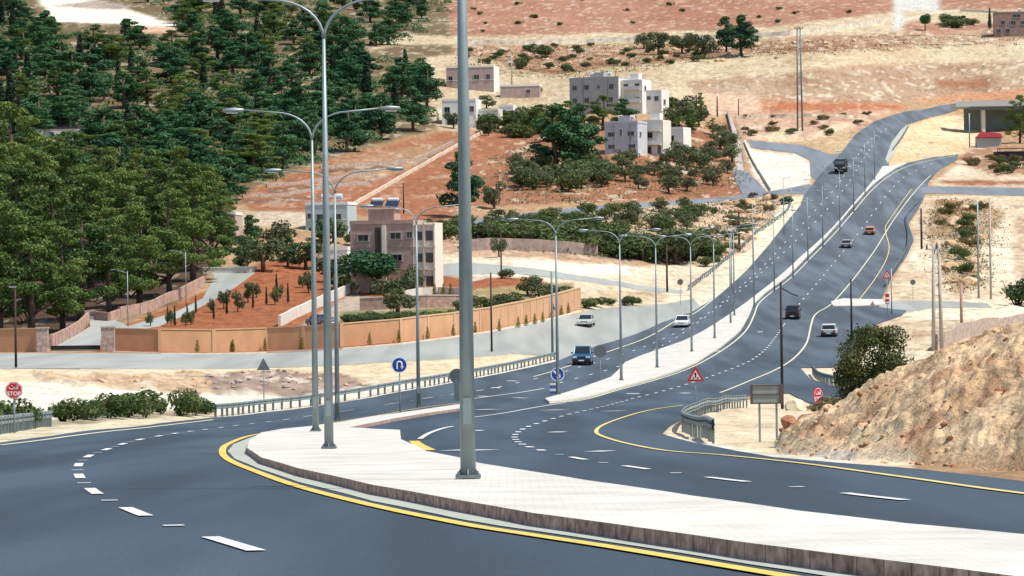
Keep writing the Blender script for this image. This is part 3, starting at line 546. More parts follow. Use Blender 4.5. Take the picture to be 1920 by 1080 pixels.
# ------------------------------------------------------------------ raised kerbed islands
PAV = bpy.data.materials.new('paving'); PAV.use_nodes = True; t = PAV.node_tree; b = t.nodes["Principled BSDF"]
br = t.nodes.new("ShaderNodeTexBrick"); br.inputs["Scale"].default_value = 2.4; br.inputs["Color1"].default_value = (.60, .575, .52, 1); br.inputs["Color2"].default_value = (.545, .52, .47, 1)
br.inputs["Mortar"].default_value = (.45, .43, .385, 1); br.inputs["Mortar Size"].default_value = .012; tc = t.nodes.new("ShaderNodeTexCoord"); t.links.new(tc.outputs['Object'], br.inputs["Vector"])
nz = t.nodes.new("ShaderNodeTexNoise"); nz.inputs["Scale"].default_value = .7; nz.inputs["Detail"].default_value = 6; t.links.new(tc.outputs['Object'], nz.inputs["Vector"])
mrn = t.nodes.new("ShaderNodeMapRange"); mrn.inputs[1].default_value = .3; mrn.inputs[2].default_value = .7; mrn.inputs[3].default_value = .80; mrn.inputs[4].default_value = 1.12; t.links.new(nz.outputs[0], mrn.inputs[0])
vs = t.nodes.new("ShaderNodeVectorMath"); vs.operation = 'SCALE'; t.links.new(br.outputs[0], vs.inputs[0]); t.links.new(mrn.outputs[0], vs.inputs[3]); t.links.new(vs.outputs[0], b.inputs["Base Color"]); b.inputs["Roughness"].default_value = .9
KERB = bpy.data.materials.new('kerb_stone'); KERB.use_nodes = True; t = KERB.node_tree; b = t.nodes["Principled BSDF"]
uv = t.nodes.new("ShaderNodeUVMap"); br = t.nodes.new("ShaderNodeTexBrick"); br.offset = 0; br.inputs["Scale"].default_value = 1.0; br.inputs["Brick Width"].default_value = .5; br.inputs["Row Height"].default_value = 5.0
br.inputs["Color1"].default_value = (.36, .24, .19, 1); br.inputs["Color2"].default_value = (.30, .195, .155, 1); br.inputs["Mortar"].default_value = (.15, .10, .08, 1); br.inputs["Mortar Size"].default_value = .014
t.links.new(uv.outputs[0], br.inputs["Vector"]); nz = t.nodes.new("ShaderNodeTexNoise"); nz.inputs["Scale"].default_value = 7.0; nz.inputs["Detail"].default_value = 8; tc = t.nodes.new("ShaderNodeTexCoord"); t.links.new(tc.outputs['Object'], nz.inputs["Vector"])
mrn = t.nodes.new("ShaderNodeMapRange"); mrn.inputs[1].default_value = .3; mrn.inputs[2].default_value = .7; mrn.inputs[3].default_value = .45; mrn.inputs[4].default_value = 1.9; t.links.new(nz.outputs[0], mrn.inputs[0])
vs = t.nodes.new("ShaderNodeVectorMath"); vs.operation = 'SCALE'; t.links.new(br.outputs[0], vs.inputs[0]); t.links.new(mrn.outputs[0], vs.inputs[3]); t.links.new(vs.outputs[0], b.inputs["Base Color"]); b.inputs["Roughness"].default_value = .9
def island(name, poly, H, topmat, kmat):
    o, bnd = sheet(name, poly, topmat, (lambda Y: H + off(Y)), h=H, step=14)
    V = []; Fc = []; UVs = []; L = 0; k = len(bnd)
    pts = [((x - 960) * math.exp(l) / F, math.exp(l)) for x, l in bnd]; pts.append(pts[0])
    zz = TZ(np.array([p[0] for p in pts]), np.array([p[1] for p in pts]))
    for i, (X, Y) in enumerate(pts):
        V += [(X, Y, zz[i] + H + off(Y)), (X, Y, zz[i] - .02)]
        if i: L += math.dist(pts[i], pts[i - 1])
        UVs.append(L)
    me = bpy.data.meshes.new(name + '_kerb'); fs = [(2 * i, 2 * i + 1, 2 * i + 3, 2 * i + 2) for i in range(k)]; me.from_pydata(V, [], fs); me.materials.append(kmat)
    ul = me.uv_layers.new(name='UVMap'); dat = []
    for i in range(k): dat += [UVs[i], .8, UVs[i], .4, UVs[i + 1], .4, UVs[i + 1], .8]
    ul.data.foreach_set('uv', dat)
    kb = bpy.data.objects.new('kerb', me); COL.objects.link(kb); kb.parent = o
    return o
ISL = [(463, 843), (468, 828), (490, 813), (530, 806), (580, 801), (640, 793), (700, 782), (780, 771), (862, 759), (862, 767), (800, 776), (740, 786), (690, 796), (655, 803), (700, 806), (750, 808), (752, 826), (770, 834), (800, 849), (865, 862), (900, 872),
       (960, 882), (1100, 905), (1300, 935), (1500, 964), (1700, 988), (1920, 1009), (2300, 1050), (3000, 1150), (3000, 1400), (2300, 1150), (1920, 1092), (1600, 1051), (1400, 1025), (1200, 996), (1000, 968), (860, 943), (700, 914), (560, 882), (490, 861)]
island('pavement', ISL, .14, PAV, KERB)
# gutter between kerb and yellow line
GUTP = [(2300, 1232), (1900, 1153), (1400, 1067), (1150, 1026), (940, 994), (860, 980), (700, 946), (560, 909), (485, 883), (440, 864), (427, 850), (438, 836), (475, 821), (540, 806), (560, 809), (500, 822), (470, 840), (475, 858), (500, 868), (560, 890), (700, 922), (860, 951), (1000, 976), (1200, 1004), (1400, 1033), (1900, 1098), (2300, 1158)]
sheet('gutter', GUTP, GUT, (lambda Y: off(Y) + .008 + .00003 * Y), step=14)
MED = [(1655, 312), (1640, 335), (1618, 362), (1592, 392), (1562, 426), (1532, 455), (1502, 481), (1472, 509), (1440, 536), (1400, 567), (1340, 608), (1280, 640), (1200, 668), (1172, 680), (1158, 696), (1145, 708), (1100, 724), (1050, 740), (1022, 748),
       (1030, 754), (1080, 748), (1150, 730), (1230, 708), (1305, 680), (1352, 650), (1388, 620), (1405, 590), (1413, 570), (1434, 550), (1474, 520), (1514, 480), (1554, 439), (1594, 393), (1636, 347), (1680, 315), (1700, 306), (1670, 312)]
CK = mat('pale_kerb', (.62, .58, .46), .9, noise=.15, scale=1)
island('median', MED, .15, PAV, CK)
island('traffic_island', [(1558, 566), (1580, 560), (1655, 562), (1660, 571), (1600, 574), (1562, 574)], .12, PAV, CK)
GORE = [(1700, 236), (1690, 244), (1672, 268), (1660, 300), (1664, 308), (1676, 290), (1684, 270), (1700, 246)]
sheet('painted_gore', GORE, GUT, (lambda Y: off(Y) + .05 + .00006 * Y), step=8)
# ================================================================== materials for things
STEEL = mat('galvanised_steel', (.25, .305, .31), .5, .35, noise=.12, scale=2, spec=.5)
STEELD = mat('dull_steel', (.16, .19, .19), .6, .3, noise=.15, scale=3)
DARK = mat('black_paint', (.02, .02, .022), .6); RUST = mat('tarred_wood', (.05, .035, .028), .85, noise=.2, scale=3)
CONC = mat('concrete', (.42, .38, .32), .9, noise=.15, scale=1.5, bump=.3)
CONCP = mat('pale_concrete', (.62, .58, .5), .9, noise=.12, scale=1.2)
GLASS = mat('dark_glass', (.015, .02, .025), .12, spec=.6); LENS = mat('lamp_lens', (.7, .72, .7), .25)
WHITE_ = mat('white_enamel', (.8, .8, .8), .4); REDE = mat('red_enamel', (.50, .02, .035), .45); BLUEE = mat('blue_enamel', (.02, .06, .30), .4); ALU = mat('sign_back', (.13, .145, .15), .55, .3)
TYRE = mat('tyre_rubber', (.018, .018, .018), .85); CHROME = mat('chrome', (.55, .56, .57), .25, .9)
STONEW = mat('rubble_stone', (.40, .31, .26), .95, noise=.45, scale=2.2, bump=.6); STONEP = mat('pink_stone', (.42, .27, .21), .95, noise=.3, scale=2, bump=.6)
RENDER_O = mat('orange_render', (.56, .32, .175), .9, noise=.12, scale=.9, stretch=(1, 1, .5)); RENDER_O2 = mat('deep_orange_render', (.52, .28, .15), .9, noise=.12, scale=.9, stretch=(1, 1, .5)); COPE = mat('wall_coping', (.56, .37, .21), .9, noise=.1, scale=1)
# ================================================================== lighting columns on the median
def lamp_post_parts(root, H=12.0, span=3.1, r0=.125, r1=.045, double=True, mt=STEEL, base=True):
    p = MB(); p.tube([(0, 0, .02), (0, 0, H * .5), (0, 0, H - 1.15)], [r0, (r0 + r1) / 2 + .005, r1], 12); p.build('pole', mt, root, True)
    if base:
        b = MB(); b.box((0, 0, .06), (.40, .40, .05))
        for k in range(4):
            a = k * math.pi / 2; c, s = math.cos(a), math.sin(a)
            b.prism([(r0 - .01, .08), (.18, .08), (.18, .10), (r0 - .01, .19)], -.012, .012)
            vs = b.v[-8:]; b.v[-8:] = [(x * c - y * s, x * s + y * c, z) for x, y, z in vs]
        for i in (-1, 1):
            for j in (-1, 1): b.tube([(.15 * i, .15 * j, .07), (.15 * i, .15 * j, .13)], .022, 6)
        b.build('base_plate', STEELD, root)
        d = MB(); d.box((0, -r0 - .004, 1.1), (.13, .02, .42)); d.build('service_hatch', mt, root)
    for s in ((-1, 1) if double else (-1,)):
        a = MB(); zc = H - 1.15; pts = []
        for t in range(9):
            q = t / 8 * math.pi / 2
            pts.append((s * (1.35 * (1 - math.cos(q))), 0, zc + 1.05 * math.sin(q)))
        pts.append((s * (span - .55), 0, zc + 1.16)); a.tube(pts, [.042] * 5 + [.032] * 5, 8); arm = a.build('bracket_arm', mt, root, True)
        l = MB(); x0 = span - .62
        prof = [(x0, .09), (x0 + .18, .04), (x0 + .72, .02), (x0 + .85, .08), (x0 + .8, .17), (x0 + .4, .22), (x0 + .05, .17)]
        k = len(prof)
        for wv, sc in ((-.16, .8), (0, 1.0), (.16, .8)):
            l.v += [(s * x, wv, zc + 1.04 + (z - .12) * sc + .12) for x, z in prof]
        l.f += [(i, (i + 1) % k, (i + 1) % k + k, i + k) for i in range(k)] + [(i + k, (i + 1) % k + k, (i + 1) % k + 2 * k, i + 2 * k) for i in range(k)] + [tuple(range(k)), tuple(range(2 * k, 3 * k))]
        la = l.build('luminaire', STEEL, root, True)
        g = MB(); g.box((s * (x0 + .48), 0, zc + 1.055), (.42, .24, .03)); g.build('lens', LENS, la)
lab = ['nearest and thickest lighting column on the white paving, its arms above the picture',
       'tall double arm lighting column with base plate, second nearest on the white paving island',
       'double arm lighting column left of the second one, its two lamps above the red field',
       'slim double arm lighting column just right of the second column, before the red terraces',
       'double arm lighting column behind the blue u-turn sign at the paving tip',
       'greenish lighting column rising behind the blue arrow sign at the median nose',
       'lighting column on the median right of the round grey sign back',
       'second lighting column beyond the median nose, foot on the white strip',
       'third lighting column beyond the median nose, beside the white car',
       'lighting column on the median above the red warning triangle',
       'lighting column on the median where the white strip narrows']
base_root = thing('street_lamp', lab[0], 'street lamp', group='lighting columns along the median')
lamp_post_parts(base_root)
spots = [(878, 900), (617, 843), (592, 810), (633, 790), (785, 765), (1046, 741), (1165, 714), (1232, 690), (1297, 660), (1340, 635), (1370, 606), (1377, 592), (1414, 576), (1452, 547), (1487, 519), (1515, 489), (1543, 462), (1575, 431), (1601, 397), (1622, 366), (1640, 338)]
for i, (x, y) in enumerate(spots):
    p = P(x, y, .16); d = P(x + 6, y - 8) - p if i > 4 else Vector((0, 1, 0)); rz = -math.atan2(d.x, d.y) * .0
    L_ = lab[i] if i < len(lab) else ('lighting column far up the median, between the %s lanes' % 'climbing')
    if i >= len(lab): L_ = ['%s lighting column on the narrow median' % w for w in ('paired', 'first slim distant', 'second slim distant', 'third slim distant', 'fourth slim distant', 'fifth slim distant', 'sixth slim distant', 'seventh slim distant', 'eighth slim distant', 'topmost, faintest')][i - len(lab)] + (' counting away from the camera')
    TOP = {1: -8, 2: 205, 3: 318, 4: 385, 5: 410, 6: 431, 7: 441}
    sc = (y - TOP[i]) * p.y / F / 12.0 if i in TOP else (.885 if i == 0 else .97)
    if i == 0: base_root.location = p; base_root.scale = (sc, sc, sc)
    else: dup(base_root, p, rz, sc, L_)
# other poles
def plain_pole(px, py, toppy, label, mt, r=.13, cat='utility pole', name='utility_pole', arm=None, group='poles beside the road', cross=False, dbl=0, xt=-.9):
    p = G(px, py); H = (py - toppy) * p.y / F
    t = thing(name, label, cat, p, 0, group)
    b = MB()
    if dbl:
        for s in (-1, 1): b.tube([(s * dbl, 0, -.5), (s * dbl * .6, 0, H)], [r, r * .8], 8)
        for k in range(int(H / 2.2)): b.box((0, 0, 1 + k * 2.2), (dbl * 1.7, .08, .1))
    else: b.tube([(0, 0, -.5), (0, 0, H)], [r, r * .72], 8)
    b.build('pole', mt, t, True)
    if cross:
        c = MB(); c.box((0, -.16, H - .55), (2.2, .12, .14)); ca = c.build('cross_arm', mt, t)
        for s in (-.95, 0, .95):
            i = MB(); i.tube([(s, -.16, H - .48), (s, -.16, H - .1)], [.11, .06], 8); i.build('insulator', mat('insulator', (.06, .05, .045), .3), ca)
    if arm:
        a = MB(); ax, az = arm; pts = [(0, 0, H - .3), (ax * .5, 0, H - .3 + az * .6), (ax, 0, H - .3 + az)]; a.tube(pts, .035, 6); ar = a.build('bracket_arm', mt, t, True)
        l = MB(); l.box((ax + .18 * (1 if ax > 0 else -1), 0, H - .3 + az), (.55, .22, .12)); l.build('luminaire', STEEL, ar)
    return t
plain_pole(30, 690, 532, 'black timber pole standing before the orange wall at the left edge of the picture', RUST, .11, arm=(-.01, .2))
plain_pole(922, 660, 508, 'thin black pole in front of the orange wall, right of the nearest column', RUST, .11)
plain_pole(1036, 668, 508, 'brownish pole rising from the far end of the left crash barrier', STEELD, .13)
plain_pole(1467, 768, 530, 'black steel lamp pole with one small arm standing behind the sign board', DARK, .085, 'street lamp', 'street_lamp', arm=(1.0, -.5))
plain_pole(1597, 640, 520, 'short black pole rising behind the bush beside the silver car', DARK, .13)
plain_pole(1728, 466, 390, 'short brown pole at the top of the right hand cutting', RUST, .2)
plain_pole(1803, 614, 530, 'brown post standing on the bare ground above the spoil heap', STONEP, .2)
plain_pole(1758, 655, 455, 'broad double concrete power pole with cross arm right of the side road', CONC, .2, cross=True, dbl=.42)
plain_pole(1835, 560, 378, 'pale slender lighting pole on the right cutting', STEEL, .15)
plain_pole(1858, 562, 372, 'greenish slender pole on the right cutting, farther right than its neighbour', CONC, .17)
plain_pole(1672, 590, 500, 'thin grey post beside the red and white road sign', STEEL, .09)
plain_pole(1386, 465, 390, 'short dark pole on the rocky slope left of the motorway', RUST, .2)
plain_pole(1251, 548, 458, 'brown pole at the end of the farm road', RUST, .16)
plain_pole(940, 515, 430, 'thin brown pole beside the farm road bush', RUST, .12)
plain_pole(1306, 216, 178, 'leftmost short pole on the pale terrace below the quarry', RUST, .2)
plain_pole(1345, 218, 180, 'second short pole on the pale terrace below the quarry', RUST, .2)
plain_pole(1385, 222, 185, 'third short pole on the pale terrace below the quarry', RUST, .15)
plain_pole(1500, 246, 50, 'tall twin legged pylon standing in the bare valley below the quarry', STEELD, .22, 'pylon', 'pylon', cross=True, dbl=.6, group='pylons')
plain_pole(1818, 276, 212, 'thin pole on the pale mound beside the flyover', STEEL, .18)
plain_pole(960, 180, 100, 'faint slender pole above the pink houses', STEEL, .18)
plain_pole(757, 400, 342, 'short dark pole behind the roof of the brown house', RUST, .14)
t_ = plain_pole(240, 612, 508, 'drive lamp with white head leaning left over the lower driveway', STEEL, .07, 'street lamp', 'street_lamp', arm=(-1.5, .5), group='lamps along the driveway')
t_ = plain_pole(349, 575, 472, 'drive lamp with white head among the pines at the upper driveway', STEEL, .07, 'street lamp', 'street_lamp', arm=(-1.5, .5), group='lamps along the driveway')
for x, y, tp, l in ((1412, 505, 380, 'beyond the rocky slope'), (1372, 545, 420, 'beside the verge barrier'), (1470, 440, 330, 'beside the top of the verge barrier')):
    plain_pole(x, y, tp, 'very thin grey lamp post on the left verge ' + l, STEEL, .08, 'street lamp', 'street_lamp', arm=(.8, .2), group='verge lamp posts')
# ================================================================== crash barriers
def guardrail(label, raw, name='guardrail', sp=2.5, H=.78, white=True, endturn=False, maxn=99, group='crash barriers', h=0.0, dark=False, pw_=.13):
    pts = curve_pts(raw, step=.5); o = pts[0].copy()
    t = thing(name, label, 'crash barrier', o, 0, group)
    for p in pts: p.z = max(float(TZ(p.x, p.y)), GZ(p.x, p.y) if GZ(p.x, p.y) > float(TZ(p.x, p.y)) - .05 else float(TZ(p.x, p.y)))
    r = MB(); prof = [(-.02, -.16), (.04, -.12), (.04, -.05), (-.02, 0), (.04, .05), (.04, .12), (-.02, .16), (-.03, .14), (.02, .1), (-.04, 0), (.02, -.1), (-.03, -.14)]
    k = len(prof); n_ = len(pts)
    # smooth heights
    zs = np.array([p.z for p in pts]); ker = np.ones(9) / 9; zs = np.convolve(np.pad(zs, 4, mode='edge'), ker, 'valid')
    for i, p in enumerate(pts):
        d = pts[min(i + 1, n_ - 1)] - pts[max(i - 1, 0)]; d.z = 0; d.normalize(); s = Vector((d.y, -d.x, 0))
        r.v += [tuple(Vector((p.x, p.y, zs[i] + H - .16)) + s * a * 1.3 + Vector((0, 0, b)) - o) for a, b in prof]
    r.f += [(i * k + j, i * k + (j + 1) % k, (i + 1) * k + (j + 1) % k, (i + 1) * k + j) for i in range(n_ - 1) for j in range(k)]
    r.build('rail', STEELD if dark else STEEL, t)
    s = 0; nx = 0; c = 0
    for i in range(n_):
        if i: s += (pts[i] - pts[i - 1]).length
        if s >= nx and c < maxn:
            b = MB(); q = pts[i] - o; d = pts[min(i + 1, n_ - 1)] - pts[max(i - 1, 0)]
            b.box((q.x, q.y, zs[i] - o.z + H / 2 - .12), (pw_, pw_, H + .2), math.atan2(d.y, d.x)); b.build('post', STEELD, t); nx += sp; c += 1
    return t
guardrail('long grey crash barrier along the left road edge behind the columns', [(404, 782), (500, 771), (600, 759), (700, 743), (800, 725), (890, 708), (960, 694), (1045, 674)], sp=2.1)
guardrail('short steel barrier beside the left stop sign', [(-60, 826), (0, 814), (40, 808), (96, 799)], sp=.9, H=.62)
guardrail('crash barrier with close posts curving round the sandy corner behind the sign board', [(1400, 764), (1370, 768), (1340, 774), (1310, 783), (1288, 794), (1280, 806), (1295, 816), (1318, 824), (1338, 832)], sp=1.9, pw_=.08, H=.7)
guardrail('short barrier on the sand nose left of the large bush', [(1524, 702), (1535, 714), (1560, 722), (1600, 730)], sp=1.2)
guardrail('distant barrier bending along the left verge above the farm road', [(1484, 372), (1478, 395), (1455, 415), (1420, 440), (1380, 475), (1330, 515), (1290, 545)], sp=3.5, dark=True)
guardrail('distant dark barrier along the right road edge below the crossroads', [(1722, 382), (1700, 410), (1703, 440), (1700, 470), (1680, 505), (1660, 540)], sp=3.5, dark=True)
guardrail('small far barrier between the diverging roads at the top', [(1703, 240), (1690, 262), (1674, 284)], sp=3.5, dark=True)
# ================================================================== signs
def disc(b, c, r, th, n=24, rot=0, sx=1.0):
    b.prism([(c[0] + sx * r * math.cos(2 * math.pi * k / n + rot), c[2] + r * math.sin(2 * math.pi * k / n + rot)) for k in range(n)], c[1] - th / 2, c[1] + th / 2)
def sign(px, py, cpy, label, kind, dia, rz=0.0, post_r=.035, group='road signs', name='road_sign'):
    p = G(px, py); hc = (py - cpy) * p.y / F; t = thing(name, label, 'road sign', p, rz, group)
    b = MB(); b.tube([(0, .05, -.3), (0, .05, hc + dia * .2)], post_r, 8); b.build('post', STEEL, t, True)
    R_ = dia / 2; f = MB()
    if kind == 'stop':
        disc(f, (0, 0, hc), R_, .03, 8, math.pi / 8); pl = f.build('sign_plate', REDE, t)
        g = MB(); n = 8
        for i in range(8):
            a0, a1 = math.pi / 8 + i * math.pi / 4, math.pi / 8 + (i + 1) * math.pi / 4
            q = [(R_ * r * math.cos(a), hc + R_ * r * math.sin(a)) for r, a in ((.93, a0), (.93, a1), (.88, a1), (.88, a0))]
            g.add([(x, -.019, z) for x, z in q], [(0, 1, 2, 3)])
        g.build('border', WHITE_, pl)
        text('STOP', R_ * .62, (0, -.02, hc - R_ * .55), WHITE_, pl)
        w = MB(); s = R_        # the arabic word above, drawn as strokes
        for (x0, z0, x1, z1) in ((-.5, .18, .1, .18), (-.5, .18, -.5, .34), (.1, .18, .12, .42), (-.02, .42, .12, .42), (-.02, .42, -.02, .28), (-.02, .28, .12, .28), (.12, .18, .45, .18), (.45, .18, .47, .4), (.3, .4, .47, .4), (.3, .4, .3, .26), (.3, .26, .46, .26)):
            w.box((-(x0 + x1) / 2 * s * -1, -.021, hc + (z0 + z1) / 2 * s), (max(abs(x1 - x0) * s, .0) + .05 * s * 1.6, .006, max(abs(z1 - z0) * s, 0) + .05 * s * 1.6))
        for x, z in ((-.2, .52), (.34, .55), (.46, .55)): w.box((x * s, -.021, hc + z * s), (.09 * s, .006, .09 * s))
        w.build('lettering', WHITE_, pl)
    elif kind == 'tri_back' or kind == 'tri':
        q = [(-R_ * 1.1, hc - R_ * .85), (R_ * 1.1, hc - R_ * .85), (0, hc + R_ * 1.1)]
        f.prism(q, -.015, .015); pl = f.build('sign_plate', REDE if kind == 'tri' else ALU, t)
        if kind == 'tri':
            c = Vector((0, hc - R_ * .2)); q2 = [tuple(c + (Vector(v) - c) * .62) for v in q]
            g = MB(); g.prism(q2, -.022, -.016); g.build('panel', mat('pale_sign_face', (.75, .60, .55), .5), pl)
            h = MB(); h.box((0, -.026, hc - R_ * .12), (R_ * .16, .008, R_ * .5)); h.box((-R_ * .28, -.026, hc - R_ * .42), (R_ * .18, .008, R_ * .2)); h.box((R_ * .28, -.026, hc - R_ * .42), (R_ * .18, .008, R_ * .2)); disc(h, (0, -.026, hc + R_ * .12), R_ * .14, .008, 10); h.build('symbol', DARK, pl)
    elif kind in ('uturn', 'arrow', 'back'):
        disc(f, (0, 0, hc), R_, .03, 28); pl = f.build('sign_plate', ALU if kind == 'back' else BLUEE, t)
        if kind != 'back':
            g = MB(); n = 28
            for i in range(n):
                a0, a1 = 2 * math.pi * i / n, 2 * math.pi * (i + 1) / n
                g.add([(R_ * r * math.cos(a), -.018, hc + R_ * r * math.sin(a)) for r, a in ((1.0, a0), (1.0, a1), (.88, a1), (.88, a0))], [(0, 1, 2, 3)])
            g.build('border', WHITE_, pl)
        if kind == 'uturn':
            g = MB(); r1 = R_ * .3; pts = [(-r1, -.03, hc - R_ * .5)] + [(-r1 * math.cos(a), -.03, hc + R_ * .12 + r1 * math.sin(a)) for a in np.linspace(0, math.pi, 10)] + [(r1, -.03, hc - R_ * .2)]
            g.tube(pts, R_ * .09, 6); g.prism([(r1 - R_ * .24, hc - R_ * .15), (r1 + R_ * .24, hc - R_ * .15), (r1, hc - R_ * .52)], -.035, -.018); g.build('symbol', WHITE_, pl)
        if kind == 'arrow':
            g = MB(); q = [(-.5, .62), (.18, -.06), (.36, .12), (.42, -.5), (-.2, -.44), (-.02, -.26), (-.66, .42)]
            g.prism([(x * R_, hc + z * R_) for x, z in q], -.026, -.018); g.build('symbol', WHITE_, pl)
    elif kind == 'board':
        f.box((0, 0, hc), (dia, .04, dia * .56)); pl = f.build('sign_plate', ALU, t)
        g = MB()
        for z in (-.2, 0, .2): g.box((0, -.035, hc + dia * z), (dia * .98, .03, .03))
        for x in (-.5, .5): g.box((x * dia, -.02, hc), (.03, .07, dia * .57))
        g.build('frame', mat('brown_frame', (.10, .075, .06), .7), pl)
    return t
def text(s, size, loc, mt, parent):
    c = bpy.data.curves.new('lettering', 'FONT'); c.body = s; c.size = size; c.align_x = 'CENTER'; c.align_y = 'CENTER'; c.extrude = .003; c.offset = size * .015
    tmp = bpy.data.objects.new('tmp_text', c); COL.objects.link(tmp); dg = bpy.context.evaluated_depsgraph_get()
    me = bpy.data.meshes.new_from_object(tmp.evaluated_get(dg)); bpy.data.objects.remove(tmp); me.materials.clear(); me.materials.append(mt)
    o = bpy.data.objects.new('lettering', me); COL.objects.link(o); o.parent = parent; o.location = (loc[0], loc[1], loc[2] + size * .3); o.rotation_euler = (math.pi / 2, 0, 0); return o
sign(27, 812, 732, 'red octagonal stop sign on a grey post at the left road edge', 'stop', .63)
sign(495, 770, 684, 'grey back of a triangular sign behind the left crash barrier', 'tri_back', .8)
sign(750, 776, 680, 'round blue u-turn sign on a post at the paving tip', 'uturn', .86)
sb = sign(857, 752, 701, 'dark back of a round sign just left of the nearest column', 'back', .95)
b = MB(); b.box((-.02, 0, .75), (.35, .16, 1.5)); b.build('marker_box', STEELD, sb)
sa = sign(1046, 742, 698, 'round blue sign with white diagonal arrow at the median nose', 'arrow', .95)
for k in range(4):
    b = MB(); b.box((-.3, -.02, .95 - k * .2), (.5, .03, .1)); b.build('marker_strip', WHITE_ if k % 2 == 0 else BLUEE, sa)
sign(1126, 718, 655, 'round grey back of a sign beside the blue pickup', 'back', 1.0)
sign(1305, 772, 698, 'red triangular warning sign seen against the right carriageway', 'tri', .78, post_r=.02)
sign(1636, 578, 566, 'tiny red warning triangle on the white traffic island', 'tri', .6)
sign(1534, 785, 742, 'red stop sign turned sideways in front of the spoil heap', 'stop', .78, rz=math.radians(52))
sign(1712, 562, 529, 'small round dark sign back on a post in the right sandy ground', 'back', .75)
sign(1276, 572, 526, 'small round dark sign back on the left verge by the farm road', 'back', .8)
sr = sign(1664, 590, 512, 'narrow red and white sign standing by the junction road', 'tri', 1.2)
b = MB(); b.box((0, -.02, 2.2), (.5, .04, 1.3)); b.build('striped_panel', REDE, sr); b = MB(); b.box((0, -.05, 2.3), (.52, .03, .25)); b.box((0, -.05, 1.75), (.52, .03, .2)); b.build('stripe', WHITE_, sr)
# the board on two legs
pb = G(1425, 832); q = G(1457, 806); t = thing('sign_board', 'rectangular grey road sign seen from behind on two posts in the sand', 'road sign', pb, 0, 'road signs')
wv = (1470 - 1408) * pb.y / F; zt = (832 - 723) * pb.y / F; zb = (832 - 760) * pb.y / F; cxo = (1439 - 1425) * pb.y / F
b = MB(); b.box((cxo, 0, (zt + zb) / 2), (wv, .03, zt - zb)); pl = b.build('sign_plate', mat('weathered_sign_back', (.30, .33, .30), .6, .2, noise=.1, scale=3), t)
b = MB()
for z in (.05, .5, .95): b.box((cxo, -.03, zb + (zt - zb) * z), (wv, .03, .025))
b.box((cxo - wv / 2 + .03, -.03, (zt + zb) / 2), (.07, .035, zt - zb)); b.box((cxo + wv / 2 - .05, -.03, (zt + zb) / 2), (.11, .035, zt - zb)); b.build('frame', mat('brown_frame2', (.11, .08, .07), .7), pl)
for dx in (0, (1457 - 1425) * pb.y / F):
    b = MB(); b.box((dx, .04, zt / 2 - .2), (.055, .055, zt + .1)); b.build('leg', STEEL, t)
# ================================================================== vehicles
def paint(name, c): return mat(name, c, .35, .2, spec=.6)
def layered(b, prof, w, ch=.06, taper=None):
    # side profile (y,z) lofted over the width with chamfered flanks
    k = len(prof); cy = sum(p[0] for p in prof) / k; cz = sum(p[1] for p in prof) / k; o = len(b.v)
    for x, sh in ((-w, ch), (-w + ch, 0), (w - ch, 0), (w, ch)):
        for (y, z) in prof:
            yy = y - math.copysign(min(sh, abs(y - cy)), y - cy); zz = z - math.copysign(min(sh, abs(z - cz)), z - cz)
            xx = x * (1 - (taper * max(0, z - prof[0][1]) if taper else 0)); b.v.append((xx, yy, zz))
    for i in range(3): b.f += [(o + i * k + j, o + i * k + (j + 1) % k, o + (i + 1) * k + (j + 1) % k, o + (i + 1) * k + j) for j in range(k)]
    b.f += [tuple(o + j for j in range(k)), tuple(o + 3 * k + j for j in range(k))]
